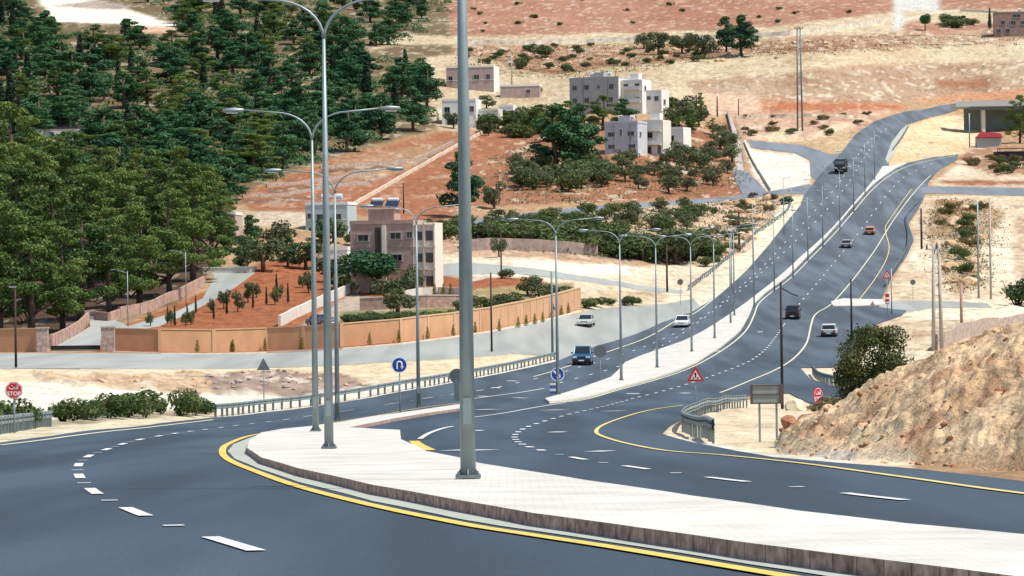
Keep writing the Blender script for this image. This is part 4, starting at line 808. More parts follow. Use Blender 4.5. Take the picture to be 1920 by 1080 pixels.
def car(px, py, tx, ty, label, color, pname, kind='sedan', rear=False, name='car', cat='car', h=.05):
    p = P(px, py, h); q = P(tx, ty, h); d = q - p; rz = math.atan2(d.y, d.x) + math.pi / 2   # -Y axis of the car points at (tx,ty)
    t = thing(name, label, cat, p, rz, 'vehicles on the road'); t.rotation_euler = (0, 0, rz)
    d.normalize(); pitch = math.asin(d.z); t.rotation_euler = (Matrix.Rotation(rz, 3, 'Z') @ Matrix.Rotation(-pitch, 3, 'X')).to_euler()
    bm_ = paint(pname, color); w = .86; L = 2.2
    tall = {'sedan': 1.42, 'suv': 1.75, 'pickup': 1.75, 'hatch': 1.45}[kind]; belt = .92 if kind in ('sedan', 'hatch') else 1.08
    bd = MB()
    hood = belt - .1
    layered(bd, [(-L, .32), (L, .34), (L, belt - .06), (L - .1, belt), (-.9, belt), (-L + .25, hood), (-L, hood - .14)], w, .07); body = bd.build('body', bm_, t)
    gh = MB()
    if kind == 'sedan': pr = [(-1.15, belt - .02), (1.6, belt - .02), (1.05, tall - .05), (-.35, tall - .05)]
    elif kind == 'pickup': pr = [(-1.0, belt - .02), (.65, belt - .02), (.5, tall - .05), (-.45, tall - .05)]
    else: pr = [(-1.2, belt - .02), (2.1, belt - .02), (1.75, tall - .05), (-.5, tall - .05)]
    layered(gh, pr, w - .06, .05, taper=.22); gh.build('windows', GLASS, t)
    y0, y1 = pr[3][0], pr[2][0]; rf = MB(); layered(rf, [(y0 - .03, tall - .07), (y1 + .05, tall - .07), (y1 - .05, tall), (y0 + .1, tall)], w - .14, .03); rf.build('roof', bm_, t)
    pil = MB()
    for s in (-1, 1):
        for a, c in ((pr[0], pr[3]), (pr[1], pr[2])): pil.tube([(s * (w - .09), a[0], belt - .03), (s * (w - .17), c[0], tall - .06)], .035, 5)
        pil.tube([(s * (w - .07), .2, belt - .03), (s * (w - .15), .2, tall - .06)], .035, 5)
    pil.build('pillars', bm_, t)
    for s in (-1, 1):
        for y in (-1.35, 1.35):
            r = .33 if kind in ('sedan', 'hatch') else .38
            wh = MB(); wh.tube([(s * (w - .2), y, r), (s * (w + .01), y, r)], r, 16); wo = wh.build('wheel', TYRE, t)
            rm = MB(); rm.tube([(s * (w), y, r), (s * (w + .025), y, r)], r * .6, 12); rm.build('rim', CHROME, wo)
        hl = MB(); hl.box((s * .6, -L - .005, hood - .2), (.36, .05, .16)); hl.build('headlight', LENS, t)
        tl = MB(); tl.box((s * .66, L + .005, belt - .22), (.28, .05, .18)); tl.build('tail_light', mat('tail_lens', (.35, .02, .02), .3), t)
        mi = MB(); mi.box((s * (w + .08), -.85, belt + .06), (.2, .1, .14)); mi.build('mirror', bm_, t)
    g = MB(); g.box((0, -L - .004, hood - .24), (.72, .04, .14)); g.build('grille', DARK, t)
    for s, z in ((-1, .45), (1, .47)):
        bb = MB(); bb.box((0, s * (L + .03), z), (w * 1.94, .14, .2)); bb.build('bumper', DARK if kind in ('pickup', 'suv') or rear else bm_, t)
        n = MB(); n.box((0, s * (L + .11), z + .02), (.5, .02, .11)); n.build('number_plate', WHITE_, t)
    un = MB(); un.box((0, 0, .26), (1.5, 4.0, .2)); un.build('chassis', DARK, t)
    if kind == 'pickup':
        bed = MB(); bed.box((0, 1.4, belt + .03), (1.5, 1.3, .04)); bed.build('load_bed', DARK, t)
    return t
car(1093, 684, 1060, 700, 'dark blue pickup driving towards the camera on the left carriageway', (.02, .10, .2), 'blue_paint', 'pickup')
car(1280, 613, 1245, 632, 'white car driving towards the camera on the left carriageway', (.75, .77, .76), 'white_paint', 'sedan')
car(1099, 612, 1060, 624, 'silver car coming down the service road beside the orange wall end', (.48, .5, .47), 'silver_paint', 'sedan')
car(1487, 598, 1520, 558, 'black van-like car driving away on the right carriageway', (.012, .012, .016), 'black_paint_car', 'suv', True)
car(1555, 631, 1580, 602, 'pale silver estate car driving away beside the side road', (.55, .6, .56), 'pale_silver', 'hatch', True)
car(1632, 439, 1655, 408, 'orange pink car driving away high on the right carriageway', (.62, .27, .17), 'coral_paint', 'hatch', True)
car(1588, 464, 1612, 436, 'small grey car driving away behind the orange one', (.32, .34, .36), 'grey_paint', 'sedan', True)
car(604, 612, 660, 612, 'greyish purple car parked behind the garden wall, half hidden by columns', (.22, .2, .26), 'mauve_paint', 'sedan')
def truck(px, py, tx, ty, label):
    p = P(px, py, .08); q = P(tx, ty, .08); d = q - p; rz = math.atan2(d.y, d.x) + math.pi / 2
    t = thing('truck', label, 'truck', p, rz, 'vehicles on the road'); dk = paint('truck_blue_black', (.018, .028, .045))
    c = MB(); layered(c, [(-3.4, .6), (-1.5, .6), (-1.5, 2.7), (-3.15, 2.7), (-3.4, 1.7)], 1.2, .08); c.build('cab', dk, t)
    g = MB(); g.box((0, -3.34, 2.1), (2.0, .1, .7)); g.build('windscreen', mat('sky_glass', (.10, .14, .16), .1, spec=.8), t)
    b = MB(); b.box((0, 1.2, 1.9), (2.4, 4.9, 1.7)); b.build('load_box', mat('truck_box', (.03, .035, .045), .6), t)
    b = MB(); b.box((0, 1.2, 2.85), (2.44, 4.95, .08)); b.build('top_rail', mat('truck_rail', (.1, .1, .11), .6), t)
    ch = MB(); ch.box((0, .2, .75), (1.1, 6.8, .3)); ch.build('chassis', DARK, t)
    for y in (-2.6, 1.6, 2.9):
        for s in (-1, 1):
            w = MB(); w.tube([(s * .75, y, .5), (s * 1.16, y, .5)], .5, 14); w.build('wheel', TYRE, t)
    for s in (-1, 1):
        h = MB(); h.box((s * .85, -3.42, .95), (.4, .06, .22)); h.build('headlight', LENS, t)
        m_ = MB(); m_.box((s * 1.38, -3.2, 2.1), (.16, .1, .5)); m_.build('mirror', DARK, t)
    bb = MB(); bb.box((0, -3.46, .62), (2.3, .16, .3)); bb.build('bumper', DARK, t)
truck(1577, 324, 1555, 352, 'dark blue truck coming downhill at the merge near the top of the motorway')
# ================================================================== walls
def wall(label, raw, H, mt, name='garden_wall', cat='wall', th=.3, cope=None, group='walls', pil=0, pilmt=None, alt=None, hs=None, deep=1.0, h_follow=True):
    pts = [G(x, y) for x, y in raw]; o = pts[0].copy(); t = thing(name, label, cat, o, 0, group)
    dense = []
    for a, b_ in zip(pts, pts[1:]):
        n_ = max(1, int((b_ - a).length / 3.9))
        for j in range(n_): dense.append(a.lerp(b_, j / n_))
    dense.append(pts[-1]); n_ = len(dense); zs = [GZ(p.x, p.y) for p in dense]
    Hs = [H if hs is None else hs[0] + (hs[1] - hs[0]) * i / (n_ - 1) for i in range(n_)]
    top = [z + h_ for z, h_ in zip(zs, Hs)]
    for sel, m_ in ((0, mt), (1, alt)) if alt else ((0, mt),):
        b = MB()
        for i in range(n_ - 1):
            if alt and (1 if (i * 7 % 5 == 0) else 0) != sel: continue
            A, B_ = dense[i], dense[i + 1]; d = (B_ - A); d.z = 0; d.normalize(); s = Vector((-d.y, d.x, 0)) * th / 2
            v = []
            for Pp, zt_, zb_ in ((A, top[i], zs[i] - deep), (B_, top[i + 1], zs[i + 1] - deep)):
                for sg in (-1, 1):
                    for zz in (zb_, zt_): v.append((Pp.x - o.x + s.x * sg, Pp.y - o.y + s.y * sg, zz - o.z))
            b.add(v, [(0, 1, 5, 4), (2, 6, 7, 3), (1, 3, 7, 5), (0, 2, 3, 1), (4, 5, 7, 6)])
        if b.v: b.build('panel' if alt else 'wall_body', m_, t)
    if cope:
        b = MB()
        for i in range(n_ - 1):
            A, B_ = dense[i], dense[i + 1]; d = (B_ - A); d.z = 0; d.normalize(); s = Vector((-d.y, d.x, 0)) * (th / 2 + .06); v = []
            for Pp, zt_ in ((A, top[i]), (B_, top[i + 1])):
                for sg in (-1, 1):
                    for zz in (zt_ - .02, zt_ + .1): v.append((Pp.x - o.x + s.x * sg, Pp.y - o.y + s.y * sg, zz - o.z))
            b.add(v, [(0, 1, 5, 4), (2, 6, 7, 3), (1, 3, 7, 5), (0, 2, 3, 1), (4, 5, 7, 6)])
        b.build('coping', cope, t)
    if pil:
        for i in range(0, n_, pil):
            b = MB(); d = dense[min(i + 1, n_ - 1)] - dense[max(i - 1, 0)]; b.box((dense[i].x - o.x, dense[i].y - o.y, zs[i] + Hs[i] / 2 - .3 - o.z), (.34, th + .12, Hs[i] + .66), math.atan2(d.y, d.x)); b.build('pillar', pilmt or mt, t)
    return t
wall('long orange rendered wall with buttresses running along the service road', [(212, 656), (300, 659), (400, 660), (500, 657), (640, 650), (750, 641), (850, 629), (920, 619), (980, 607), (1040, 593), (1086, 580)], 2.15, RENDER_O, 'boundary_wall', th=.3, cope=COPE, pil=1, pilmt=COPE, alt=RENDER_O2, hs=(2.2, 2.75))
wall('short orange wall left of the stone gate pier', [(-200, 662), (-60, 662), (68, 660)], 2.3, RENDER_O2, 'boundary_wall', cope=COPE, pil=2, pilmt=RENDER_O)
wall('low kerb wall along the foot of the orange wall', [(212, 661), (300, 664), (400, 665), (500, 662), (640, 655), (750, 646), (850, 633), (920, 623), (980, 611), (1040, 597), (1088, 584)], .14, CK, 'kerb_wall', th=.35, deep=.3)
for (x, y, w_, h_, l_) in ((80, 660, 1.1, 2.35, 'left stone gate pier of the driveway entrance'), (203, 659, 1.3, 2.4, 'right stone gate pier joining the long orange wall')):
    p = G(x, y); t = thing('gate_pier', l_, 'gate pier', p, 0, 'gate piers'); b = MB(); b.box((0, 0, h_ / 2 - .2), (w_, .9, h_ + .4)); b.build('pier', STONEW, t); b = MB(); b.box((0, 0, h_ + .05), (w_ + .15, 1.05, .12)); b.build('cap', CONC, t)
p = G(95, 658); t = thing('shadow_slot_bar', 'low dark bar standing in for the shadow slot across the driveway entrance', 'shadow bar', p, 0)  # dark bar added where only a shadow slot crosses the entrance
gw = (188 - 95) * p.y / F; b = MB(); b.box((gw / 2, 0, .32), (gw, .12, .42)); b.build('slot_bar', DARK, t); b = MB(); b.box((gw / 2, -.25, .05), (gw, .2, .1)); b.build('track', STEELD, t)  # bar and track both belong to the shadow stand-in
wall('rough pink stone wall inside the gate, left of the driveway', [(95, 652), (120, 640), (150, 622), (165, 606)], 1.3, STONEP, 'stone_wall', pil=1, pilmt=STONEP)
wall('stone wall with pale pillars along the driveway under the pines', [(225, 595), (262, 590), (290, 580), (320, 566), (350, 552), (382, 536)], 1.3, STONEP, 'stone_wall', pil=1, pilmt=STONEW)
wall('dark pink stone wall bend beside the lower driveway', [(180, 600), (205, 602), (225, 598)], 1.2, STONEP, 'stone_wall', pil=1)
wall('pale retaining wall between the red garden and the brown house', [(524, 612), (560, 594), (600, 575), (655, 550)], 1.3, CONCP, 'retaining_wall')
wall('low white topped wall in front of the brown house garden', [(675, 582), (740, 579), (800, 577), (868, 576)], 1.5, STONEP, 'retaining_wall', cope=CONCP)
wall('white garden wall beside the brown house ground floor', [(755, 558), (790, 552), (822, 550), (870, 552)], .9, CONCP, 'garden_wall')
wall('pale kerb wall above the red garden corner', [(868, 532), (900, 524), (920, 519)], .4, CONCP, 'kerb_wall')
wall('white terrace wall right of the brown house roof', [(822, 440), (870, 438), (886, 437)], 1.0, CONCP, 'terrace_wall')
wall('long grey retaining wall below the orchard shrubs', [(876, 473), (960, 468), (1060, 474), (1120, 480)], 1.9, mat('grey_masonry', (.30, .23, .2), .95, noise=.3, scale=1), 'retaining_wall')
wall('pale stone bank wall across the far hillside', [(870, 82), (960, 84), (1100, 80), (1240, 76), (1380, 72), (1480, 66), (1560, 58), (1640, 46), (1678, 38)], 1.4, mat('pale_masonry', (.58, .52, .43), .95, noise=.4, scale=.6), 'stone_wall')
wall('right pale field wall beside the white track on the hill', [(1690, 40), (1760, 24), (1800, 22), (1870, 24)], .8, CONCP, 'stone_wall')
wall('grey wall above the spoil heap by the brown post', [(1755, 655), (1810, 634), (1860, 622), (1930, 612)], 1.6, STONEW, 'stone_wall')
wall('white boundary line wall climbing the red field to the houses', [(640, 398), (700, 366), (760, 330), (820, 296), (870, 268), (905, 250)], .7, mat('dry_stone', (.62, .5, .38), .95, noise=.4, scale=1), 'stone_wall')
wall('low terrace wall across the red field, upper', [(600, 316), (700, 310), (780, 302), (850, 268)], .6, STONEW, 'stone_wall')
wall('low terrace wall across the red field, middle', [(500, 352), (560, 345), (640, 334), (700, 330)], .6, STONEW, 'stone_wall')
wall('low terrace wall across the red field, lowest', [(455, 372), (540, 366), (620, 352), (690, 345)], .6, STONEW, 'stone_wall')
wall('concrete kerb along the thin road to the orchard', [(880, 440), (960, 434), (1040, 424)], .7, CONCP, 'kerb_wall')
wall('pale wall edging the white slip mound', [(1396, 268), (1410, 300), (1428, 330), (1445, 358)], .7, CONCP, 'kerb_wall')
wall('dark railing wall on the hill track', [(1364, 215), (1370, 240), (1378, 268)], 1.1, mat('grey_railing', (.30, .27, .26), .8), 'railing')
wall('broken row of pale blocks across the valley below the quarry', [(1380, 222), (1440, 221), (1520, 219), (1600, 222)], .8, mat('pale_blocks', (.62, .55, .42), .95, noise=.5, scale=.4), 'block_row')
# ================================================================== buildings
def house(label, px, py, phi, W_, D, H, mf, windows_f=(), windows_s=(), floors=2, name='house', parapet=.5, side=None, tanks=0, base=4.0, extra=None, cat='house', par=None, group=None, door=None):
    p = G(px, py); t = thing(name, label, cat, p, -math.radians(phi), group or 'hillside houses')
    b = MB(); b.box((-W_ / 2, D / 2, H / 2 - base / 2), (W_, D, H + base)); wl = b.build('wall', mf, t)
    if side:
        b = MB(); b.box((.03, D / 2, H / 2 - base / 2), (.12, D + .04, H + base - .05)); b.build('side_wall', side, t)
    b = MB(); pw = .18
    for c, d in (((-W_ / 2, 0, H + parapet / 2), (W_ + .1, pw, parapet)), ((-W_ / 2, D, H + parapet / 2), (W_ + .1, pw, parapet)), ((0, D / 2, H + parapet / 2), (pw, D - pw, parapet)), ((-W_, D / 2, H + parapet / 2), (pw, D - pw, parapet))): b.box(c, d)
    b.build('roof_parapet', par or side or mf, t)
    for k in range(1, floors):
        b = MB(); b.box((-W_ / 2, -.02, H * k / floors), (W_ + .02, .06, .12)); b.build('string_course', par or mf, t)
    fr = mat('window_frame', (.36, .35, .34), .6)
    for (u, z, w, h_) in windows_f:
        b = MB(); x = -u
        for c, d in (((x, -.05, z + h_ / 2), (w + .24, .14, .12)), ((x, -.06, z - h_ / 2), (w + .3, .2, .1)), ((x - w / 2, -.05, z), (.1, .12, h_)), ((x + w / 2, -.05, z), (.1, .12, h_)), ((x, -.04, z), (.05, .06, h_))): b.box(c, d)
        wo = b.build('window', fr, t); g = MB(); g.box((x, -.012, z), (w, .03, h_)); g.build('pane', GLASS, wo)
    for (v, z, w, h_) in windows_s:
        b = MB(); y = v; X_ = .09 if side else 0
        for c, d in (((X_ + .05, y, z + h_ / 2), (.14, w + .24, .12)), ((X_ + .06, y, z - h_ / 2), (.2, w + .3, .1)), ((X_ + .05, y - w / 2, z), (.12, .1, h_)), ((X_ + .05, y + w / 2, z), (.12, .1, h_))): b.box(c, d)
        wo = b.build('window', fr, t); g = MB(); g.box((X_ + .012, y, z), (.03, w, h_)); g.build('pane', GLASS, wo)
    if door:
        b = MB(); b.box((-door, -.03, 1.0), (1.0, .08, 2.1)); b.build('door', mat('brown_door', (.12, .07, .05), .6), t)
    for k in range(tanks):
        b = MB(); x = -W_ * (.3 + .35 * k); b.box((x, D * .5, H + 1.0), (1.1, 1.0, .08)); b.tube([(x - .5, D * .5, H + 1.5), (x + .5, D * .5, H + 1.5)], .42, 12)
        for sx in (-.4, .4):
            for sy in (-.35, .35): b.box((x + sx, D * .5 + sy, H + .5), (.07, .07, 1.0))
        b.build('water_tank', mat('tank_white', (.6, .62, .62), .5), t)
    if extra: extra(t, W_, D, H)
    return t
def balconies(t, W_, D, H):
    for z in (H * .36, H * .74):
        b = MB(); b.box((-W_ * .45, -.55, z), (W_ * .8, 1.1, .14)); sl = b.build('balcony_slab', CONCP, t)
        r = MB(); r.box((-W_ * .45, -1.05, z + .5), (W_ * .8, .08, .85)); r.build('railing', WHW, sl)
    b = MB(); b.box((-W_ * .85, -.5, H * .38), (.3, .3, H * .76)); b.build('column', CONCP, t)
    b = MB(); b.box((-W_ * .5, D * .5, H + 1.1), (2.2, 2.2, 2.0)); b.build('stair_tower', WHW, t)
def rooftop(t, W_, D, H):
    b = MB(); b.box((-W_ * .5, D * .55, H + .9), (2.6, 2.4, 1.8)); b.build('stair_tower', GREYV, t)
    for x in (.22, .72):
        b = MB(); b.tube([(-W_ * x, -.07, .1), (-W_ * x, -.07, H)], .07, 6); b.build('downpipe', mat('pipe_grey', (.2, .2, .21), .6), t)
    for x in (-W_ * .15, -W_ * .9):
        b = MB(); b.tube([(x, D * .4, H), (x, D * .4, H + 1.8)], .04, 5); b.box((x, D * .4, H + 1.6), (.9, .05, .05)); b.build('aerial', DARK, t)
BROWN = mat('brown_stone', (.43, .30, .25), .9, noise=.14, scale=1.2, bump=.3, bscale=4); CREAMW = mat('cream_stone', (.72, .66, .56), .9, noise=.08, scale=1)
GREYB = mat('blue_grey_render', (.48, .49, .51), .9, noise=.08, scale=.6); GREYV = mat('shaded_grey_render', (.40, .385, .38), .9, noise=.1, scale=.6); WHW = mat('white_render', (.74, .72, .67), .9, noise=.06, scale=.7); PINKW = mat('pinkish_stone', (.42, .32, .29), .9, noise=.15, scale=1)
def extra_brown(t, W_, D, H):
    b = MB(); b.box((-W_ * .55, D * .45, H + 1.0), (3.6, 3.0, 2.0)); b.build('stair_tower', BROWN, t)
    b = MB(); b.box((-W_ * .55, D * .45, H + 2.08), (4.2, 3.6, .16)); b.build('stair_roof', CONCP, t)
    b = MB(); b.box((-W_ * .46, -.1, H * .58), (.55, .25, H * .8)); b.build('pilaster', CREAMW, t)
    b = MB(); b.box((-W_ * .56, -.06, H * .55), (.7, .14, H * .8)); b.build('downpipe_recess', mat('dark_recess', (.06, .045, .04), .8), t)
    for k in range(2):
        c = MB(); c.prism([(0, 0), (1.3, .9), (1.3, .98), (0, .08)], -.9, .9, 'x'); o = c.build('solar_panel', mat('solar_glass', (.02, .03, .05), .15, spec=.7), t); o.location = (-W_ * .66 + k * 2.2, D * .3, H + 2.3)
        c = MB(); c.tube([(-.7, 0, .9), (.7, 0, .9)], .28, 12); o = c.build('boiler', mat('tank_white', (.6, .62, .62), .5), t); o.location = (-W_ * .66 + k * 2.2, D * .3 + 1.2, H + 2.4)
    # cream balcony wing
    c = MB(); c.box((1.52, 2.2, H / 2 - 1.5), (2.8, 4.0, H + 3.2)); wg = c.build('balcony_wing', CREAMW, t)
    for z in (H * .82, H * .5, H * .16):
        for a_, b_, c_ in ((2.2, 1.0, 1.3), (.8, .8, 1.1)):
            g = MB(); g.box((a_, .18, z), (b_, .12, c_)); g.build('window', mat('shaded_window', (.10, .09, .09), .5), wg)
    g = MB()
    for z in (H * .98, H * .66, H * .33): g.box((1.55, .1, z), (2.95, .4, .16))
    g.build('balcony_slab', CREAMW, wg)
    g = MB(); g.box((1.45, .05, H / 2), (.26, .3, H)); g.box((2.85, .05, H / 2), (.2, .3, H)); g.build('column', mat('cream_column', (.6, .52, .42), .9), wg)
hb = house('brown stone three storey house with cream balcony wing behind the nearest column', 776, 548, 14, 8.7, 6.5, 9.1, BROWN, [(6.9, 7.3, 1.5, .9), (2.4, 7.5, 1.5, .9), (2.2, 4.6, 1.3, .9), (7.0, 4.2, 1.2, .9), (.5, 7.6, .8, .9)], floors=3, side=CREAMW, extra=extra_brown, par=BROWN)
house('grey blue two storey house with white side wing on the upper slope', 1160, 212, 24, 13.0, 8, 8.6, GREYV, [(11.6, 6.6, 1.2, 1.2), (8.4, 6.6, 1.3, 1.2), (5.2, 6.6, .7, .8), (1.8, 6.6, 1.2, 1.3), (11.6, 3.4, 1.2, 1.2), (8.4, 3.4, 1.3, 1.2), (5.4, 3.4, .7, .7), (2.0, 3.4, 1.2, 1.2)], [(2, 6.8, 1.2, 1.2), (2, 3.6, 1.2, 1.2)], side=WHW, tanks=2, par=GREYV, extra=rooftop)  # grey front and white side paint shaded and lit faces into the colour
house('white stepped wing house right of the grey blue one', 1204, 214, 24, 5.4, 6, 8.0, WHW, [(4.2, 6.9, 1.2, 1.2), (1.2, 6.9, 1.2, 1.2), (1.2, 3.6, 1.2, 1.2)], [(2, 6.4, 1, 1)], side=WHW, extra=balconies)
house('lowest white step house beside the stepped wing', 1240, 218, 24, 4.6, 5, 6.0, WHW, [(1.2, 4.4, 1.1, 1.1), (3.2, 4.6, .9, .9)], [(2, 3.6, 1.2, 1.2)], side=WHW)
house('light grey two storey house below the upper slope houses, roof tower on top', 1196, 294, 20, 7.6, 7, 7.4, GREYB, [(6.0, 5.0, 1.6, 1.0), (1.5, 5.1, 1.5, 1.0), (6.0, 2.3, 1.6, .9), (1.3, 2.3, 1.6, .9), (3.8, 5.4, .5, 1.4)], [(2, 5, 1, 1)], tanks=2, par=GREYB, extra=rooftop)
house('white front block with columns beside the light grey house', 1243, 294, 20, 4.6, 6, 7.9, WHW, [(3.0, 5.0, 1.3, 1.2), (3.2, 1.6, 1.0, 1.8), (.8, 1.7, .8, 1.8)], side=CREAMW, extra=balconies)
house('low white wing house at the right of the light grey house', 1281, 288, 20, 4.4, 6, 5.6, WHW, [(2.9, 3.6, 1.6, 1.2), (1.0, 1.4, 1.1, 1.0)], side=WHW)
house('far white block house with dark windows left of the nearest column', 892, 240, 8, 8.2, 8, 6.6, WHW, [(6.9, 4.5, 1.3, 1.3), (3.2, 4.4, 1.4, 1.3), (.9, 4.6, 1.0, 1.3), (6.2, 1.6, 1.6, 1.8)], side=WHW)
house('low white house right of the far white block', 934, 240, 10, 5.4, 6, 4.3, CREAMW, [(4.6, 1.8, 1.3, 1.4), (2.7, 2.2, .8, .9), (.9, 2.2, 1.2, 1)], side=CREAMW)
house('small pale annexe at the end of the low white house', 962, 228, 10, 3.6, 5, 3.6, WHW, [(2.5, 2.2, .9, 1.2)], side=WHW)
house('pinkish stone house with white parapet high behind the columns', 926, 172, 10, 13.0, 8, 6.8, PINKW, [(11.8, 3.8, 1.2, 1.5), (8.2, 3.8, 1.1, 1.5), (4.7, 4.2, 1.5, 1.3), (1.5, 4.2, 1.1, 1.4)], side=WHW, par=WHW)
house('long low grey walled shed on the slope beside the pinkish house', 1012, 182, 6, 10.5, 6, 3.0, PINKW, [(3, 1.6, 1, 1)], floors=1, par=WHW)
house('brown unfinished house with empty windows at the top right corner', 1935, 68, 6, 12.5, 9, 8.0, mat('brown_block', (.28, .19, .16), .9, noise=.2, scale=1), [(11, 2.0, 1.4, 1.4), (8, 2.0, 1.4, 1.6), (9.6, 4.8, 1.4, 1.5), (6.2, 4.6, 1.8, 1.6), (5.0, 7.0, 2.6, 1.2), (3.0, 4.6, 1.4, 1.4)], tanks=1)
house('pale blue green house hidden behind the slim columns', 652, 440, 12, 7.2, 6, 5.0, mat('pale_blue_render', (.40, .47, .48), .9, noise=.1, scale=1), [(1.6, 3.0, 1.1, 1.0), (4.6, 3.0, 1.4, 1.0), (6.4, 3.2, .9, .9)], tanks=2, par=WHW)
house('small white walled house left of the brown house', 652, 510, 8, 4.4, 5, 3.4, WHW, [(1.8, 1.6, 1.2, 1.0)], floors=1)
house('small pink walled hut beside the pines', 442, 445, 8, 3.7, 5, 3.6, PINKW, [(1.2, 1.5, .9, .9)], floors=1, par=WHW)
house('white flat roofed carport at the head of the driveway', 470, 512, 4, 6.8, 6, 1.0, CONCP, (), floors=1, par=WHW, parapet=.12, name='carport', cat='carport')
house('long low shed with dark roof edge seen among the pines on the left', 146, 262, 4, 12.5, 6, 2.6, CREAMW, [(2, 1.4, 1, 1), (6, 1.4, 1, 1), (10, 1.4, 1, 1)], floors=1, name='shed', cat='shed', par=mat('dark_fascia', (.05, .04, .045), .7))
house('small ochre hut among the pines below the long shed', 118, 292, 4, 3.0, 4, 2.2, mat('ochre_render', (.6, .46, .26), .9, noise=.1), [(1.4, 1.2, .7, .7)], floors=1, name='hut', cat='hut')
# stalls by the flyover
p = G(1832, 276); t = thing('roadside_stall', 'roadside stall with red canopy below the flyover', 'stall', p)
b = MB(); b.box((3, 1.5, 1.2), (6.0, 3, 2.4)); b.build('counter', mat('grey_panel', (.35, .36, .36), .8), t); b = MB(); b.prism([(-.2, 2.5), (6.4, 2.5), (5.6, 3.5), (1.2, 3.9)], -.6, 3.2); b.build('canopy', mat('red_canvas', (.48, .06, .08), .8), t)
p = G(1868, 302); t = thing('fruit_stall', 'dark cluttered shack with open shade roof right of the red canopy', 'shack', p)
b = MB(); b.box((3.6, 1.5, 1.1), (7.5, 3.4, 2.2)); b.build('body', mat('dark_tarp', (.05, .04, .055), .9, noise=.4, scale=1), t); b = MB(); b.box((3.8, 1.4, 2.9), (6.2, 4, .12)); b.build('roof', mat('sun_faded_tarp', (.42, .26, .2), .9), t)
for x in (.8, 6.6):
    for y in (-.4, 3.1):
        b = MB(); b.box((x, y, 1.9), (.12, .12, 2.0)); b.build('post', RUST, t)
# flyover
p = G(1815, 250); t = thing('bridge', 'grey flyover with one pale pier at the far top of the motorway', 'bridge', p); GB = mat('bridge_concrete', (.45, .49, .46), .85, noise=.1, scale=.5)
s_ = p.y / F
b = MB(); b.box((12, 6, 52 * s_), (30, 11, .5)); b.build('deck', GB, t); b = MB(); b.box((12, .3, 56 * s_), (30, .25, 1.5)); b.build('parapet', GB, t)
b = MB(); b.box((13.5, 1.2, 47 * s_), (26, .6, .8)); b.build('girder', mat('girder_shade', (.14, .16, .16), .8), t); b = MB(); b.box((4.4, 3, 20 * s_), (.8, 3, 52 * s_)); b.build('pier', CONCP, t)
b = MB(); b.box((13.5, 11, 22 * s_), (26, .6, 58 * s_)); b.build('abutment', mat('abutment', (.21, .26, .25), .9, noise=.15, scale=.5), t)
# boulders
def rock(px, py, s, label, mt, seed, fl=.7, name='boulder', group='boulders'):
    import bmesh
    p = G(px, py); bb = bmesh.new(); bmesh.ops.create_icosphere(bb, subdivisions=3, radius=1); r_ = random.Random(seed); pl = [(Vector((r_.gauss(0, 1), r_.gauss(0, 1), r_.gauss(0, 1))).normalized(), r_.uniform(.62, .95)) for _ in range(14)]
    for v in bb.verts:
        for n_, d_ in pl:
            k = v.co.dot(n_)
            if k > d_: v.co -= n_ * (k - d_)
        v.co *= 1 + r_.uniform(-.03, .03); v.co.z *= fl
    me = bpy.data.meshes.new(name); bb.to_mesh(me); bb.free(); me.materials.append(mt); o = bpy.data.objects.new(name, me); COL.objects.link(o); o.location = p + Vector((0, 0, s * fl * .3)); o.scale = (s, s * .8, s); o.rotation_euler = (0, 0, r_.uniform(0, 6))
    tag(o, label, 'boulder', group); return o
LIME = mat('limestone', (.68, .58, .38), .95, noise=.15, scale=2, bump=.5)
b_ = rock(1492, 772, .62, 'large pale limestone boulder beside the black lamp pole', LIME, 3, .8)
# ================================================================== vegetation
def leafmat(name, c1, c2, c3, sc=.8):
    m = bpy.data.materials.new(name); m.use_nodes = True; t = m.node_tree; b = t.nodes["Principled BSDF"]; out = t.nodes["Material Output"]
    ge = t.nodes.new("ShaderNodeNewGeometry"); oi = t.nodes.new("ShaderNodeObjectInfo"); n = t.nodes.new("ShaderNodeTexNoise"); n.inputs["Scale"].default_value = sc; n.inputs["Detail"].default_value = 3
    tc = t.nodes.new("ShaderNodeTexCoord"); t.links.new(tc.outputs['Object'], n.inputs["Vector"])
    a = t.nodes.new("ShaderNodeMath"); a.operation = 'MULTIPLY_ADD'; a.inputs[1].default_value = .45; t.links.new(ge.outputs['Random Per Island'], a.inputs[0]); t.links.new(n.outputs[0], a.inputs[2])
    a2 = t.nodes.new("ShaderNodeMath"); a2.operation = 'MULTIPLY_ADD'; a2.inputs[1].default_value = .4; t.links.new(oi.outputs['Random'], a2.inputs[0]); t.links.new(a.outputs[0], a2.inputs[2])
    r = t.nodes.new("ShaderNodeValToRGB"); r.color_ramp.elements[0].position = .45; r.color_ramp.elements[0].color = (*c1, 1); r.color_ramp.elements[1].position = 1.25 if False else 1.0; r.color_ramp.elements[1].color = (*c3, 1)
    e = r.color_ramp.elements.new(.75); e.color = (*c2, 1); t.links.new(a2.outputs[0], r.inputs[0])
    t.links.new(r.outputs[0], b.inputs["Base Color"]); b.inputs["Roughness"].default_value = .65; b.inputs["Specular IOR Level"].default_value = .2
    tr = t.nodes.new("ShaderNodeBsdfTranslucent"); t.links.new(r.outputs[0], tr.inputs[0]); mx = t.nodes.new("ShaderNodeMixShader"); mx.inputs[0].default_value = .22
    t.links.new(b.outputs[0], mx.inputs[1]); t.links.new(tr.outputs[0], mx.inputs[2]); t.links.new(mx.outputs[0], out.inputs[0]); return m
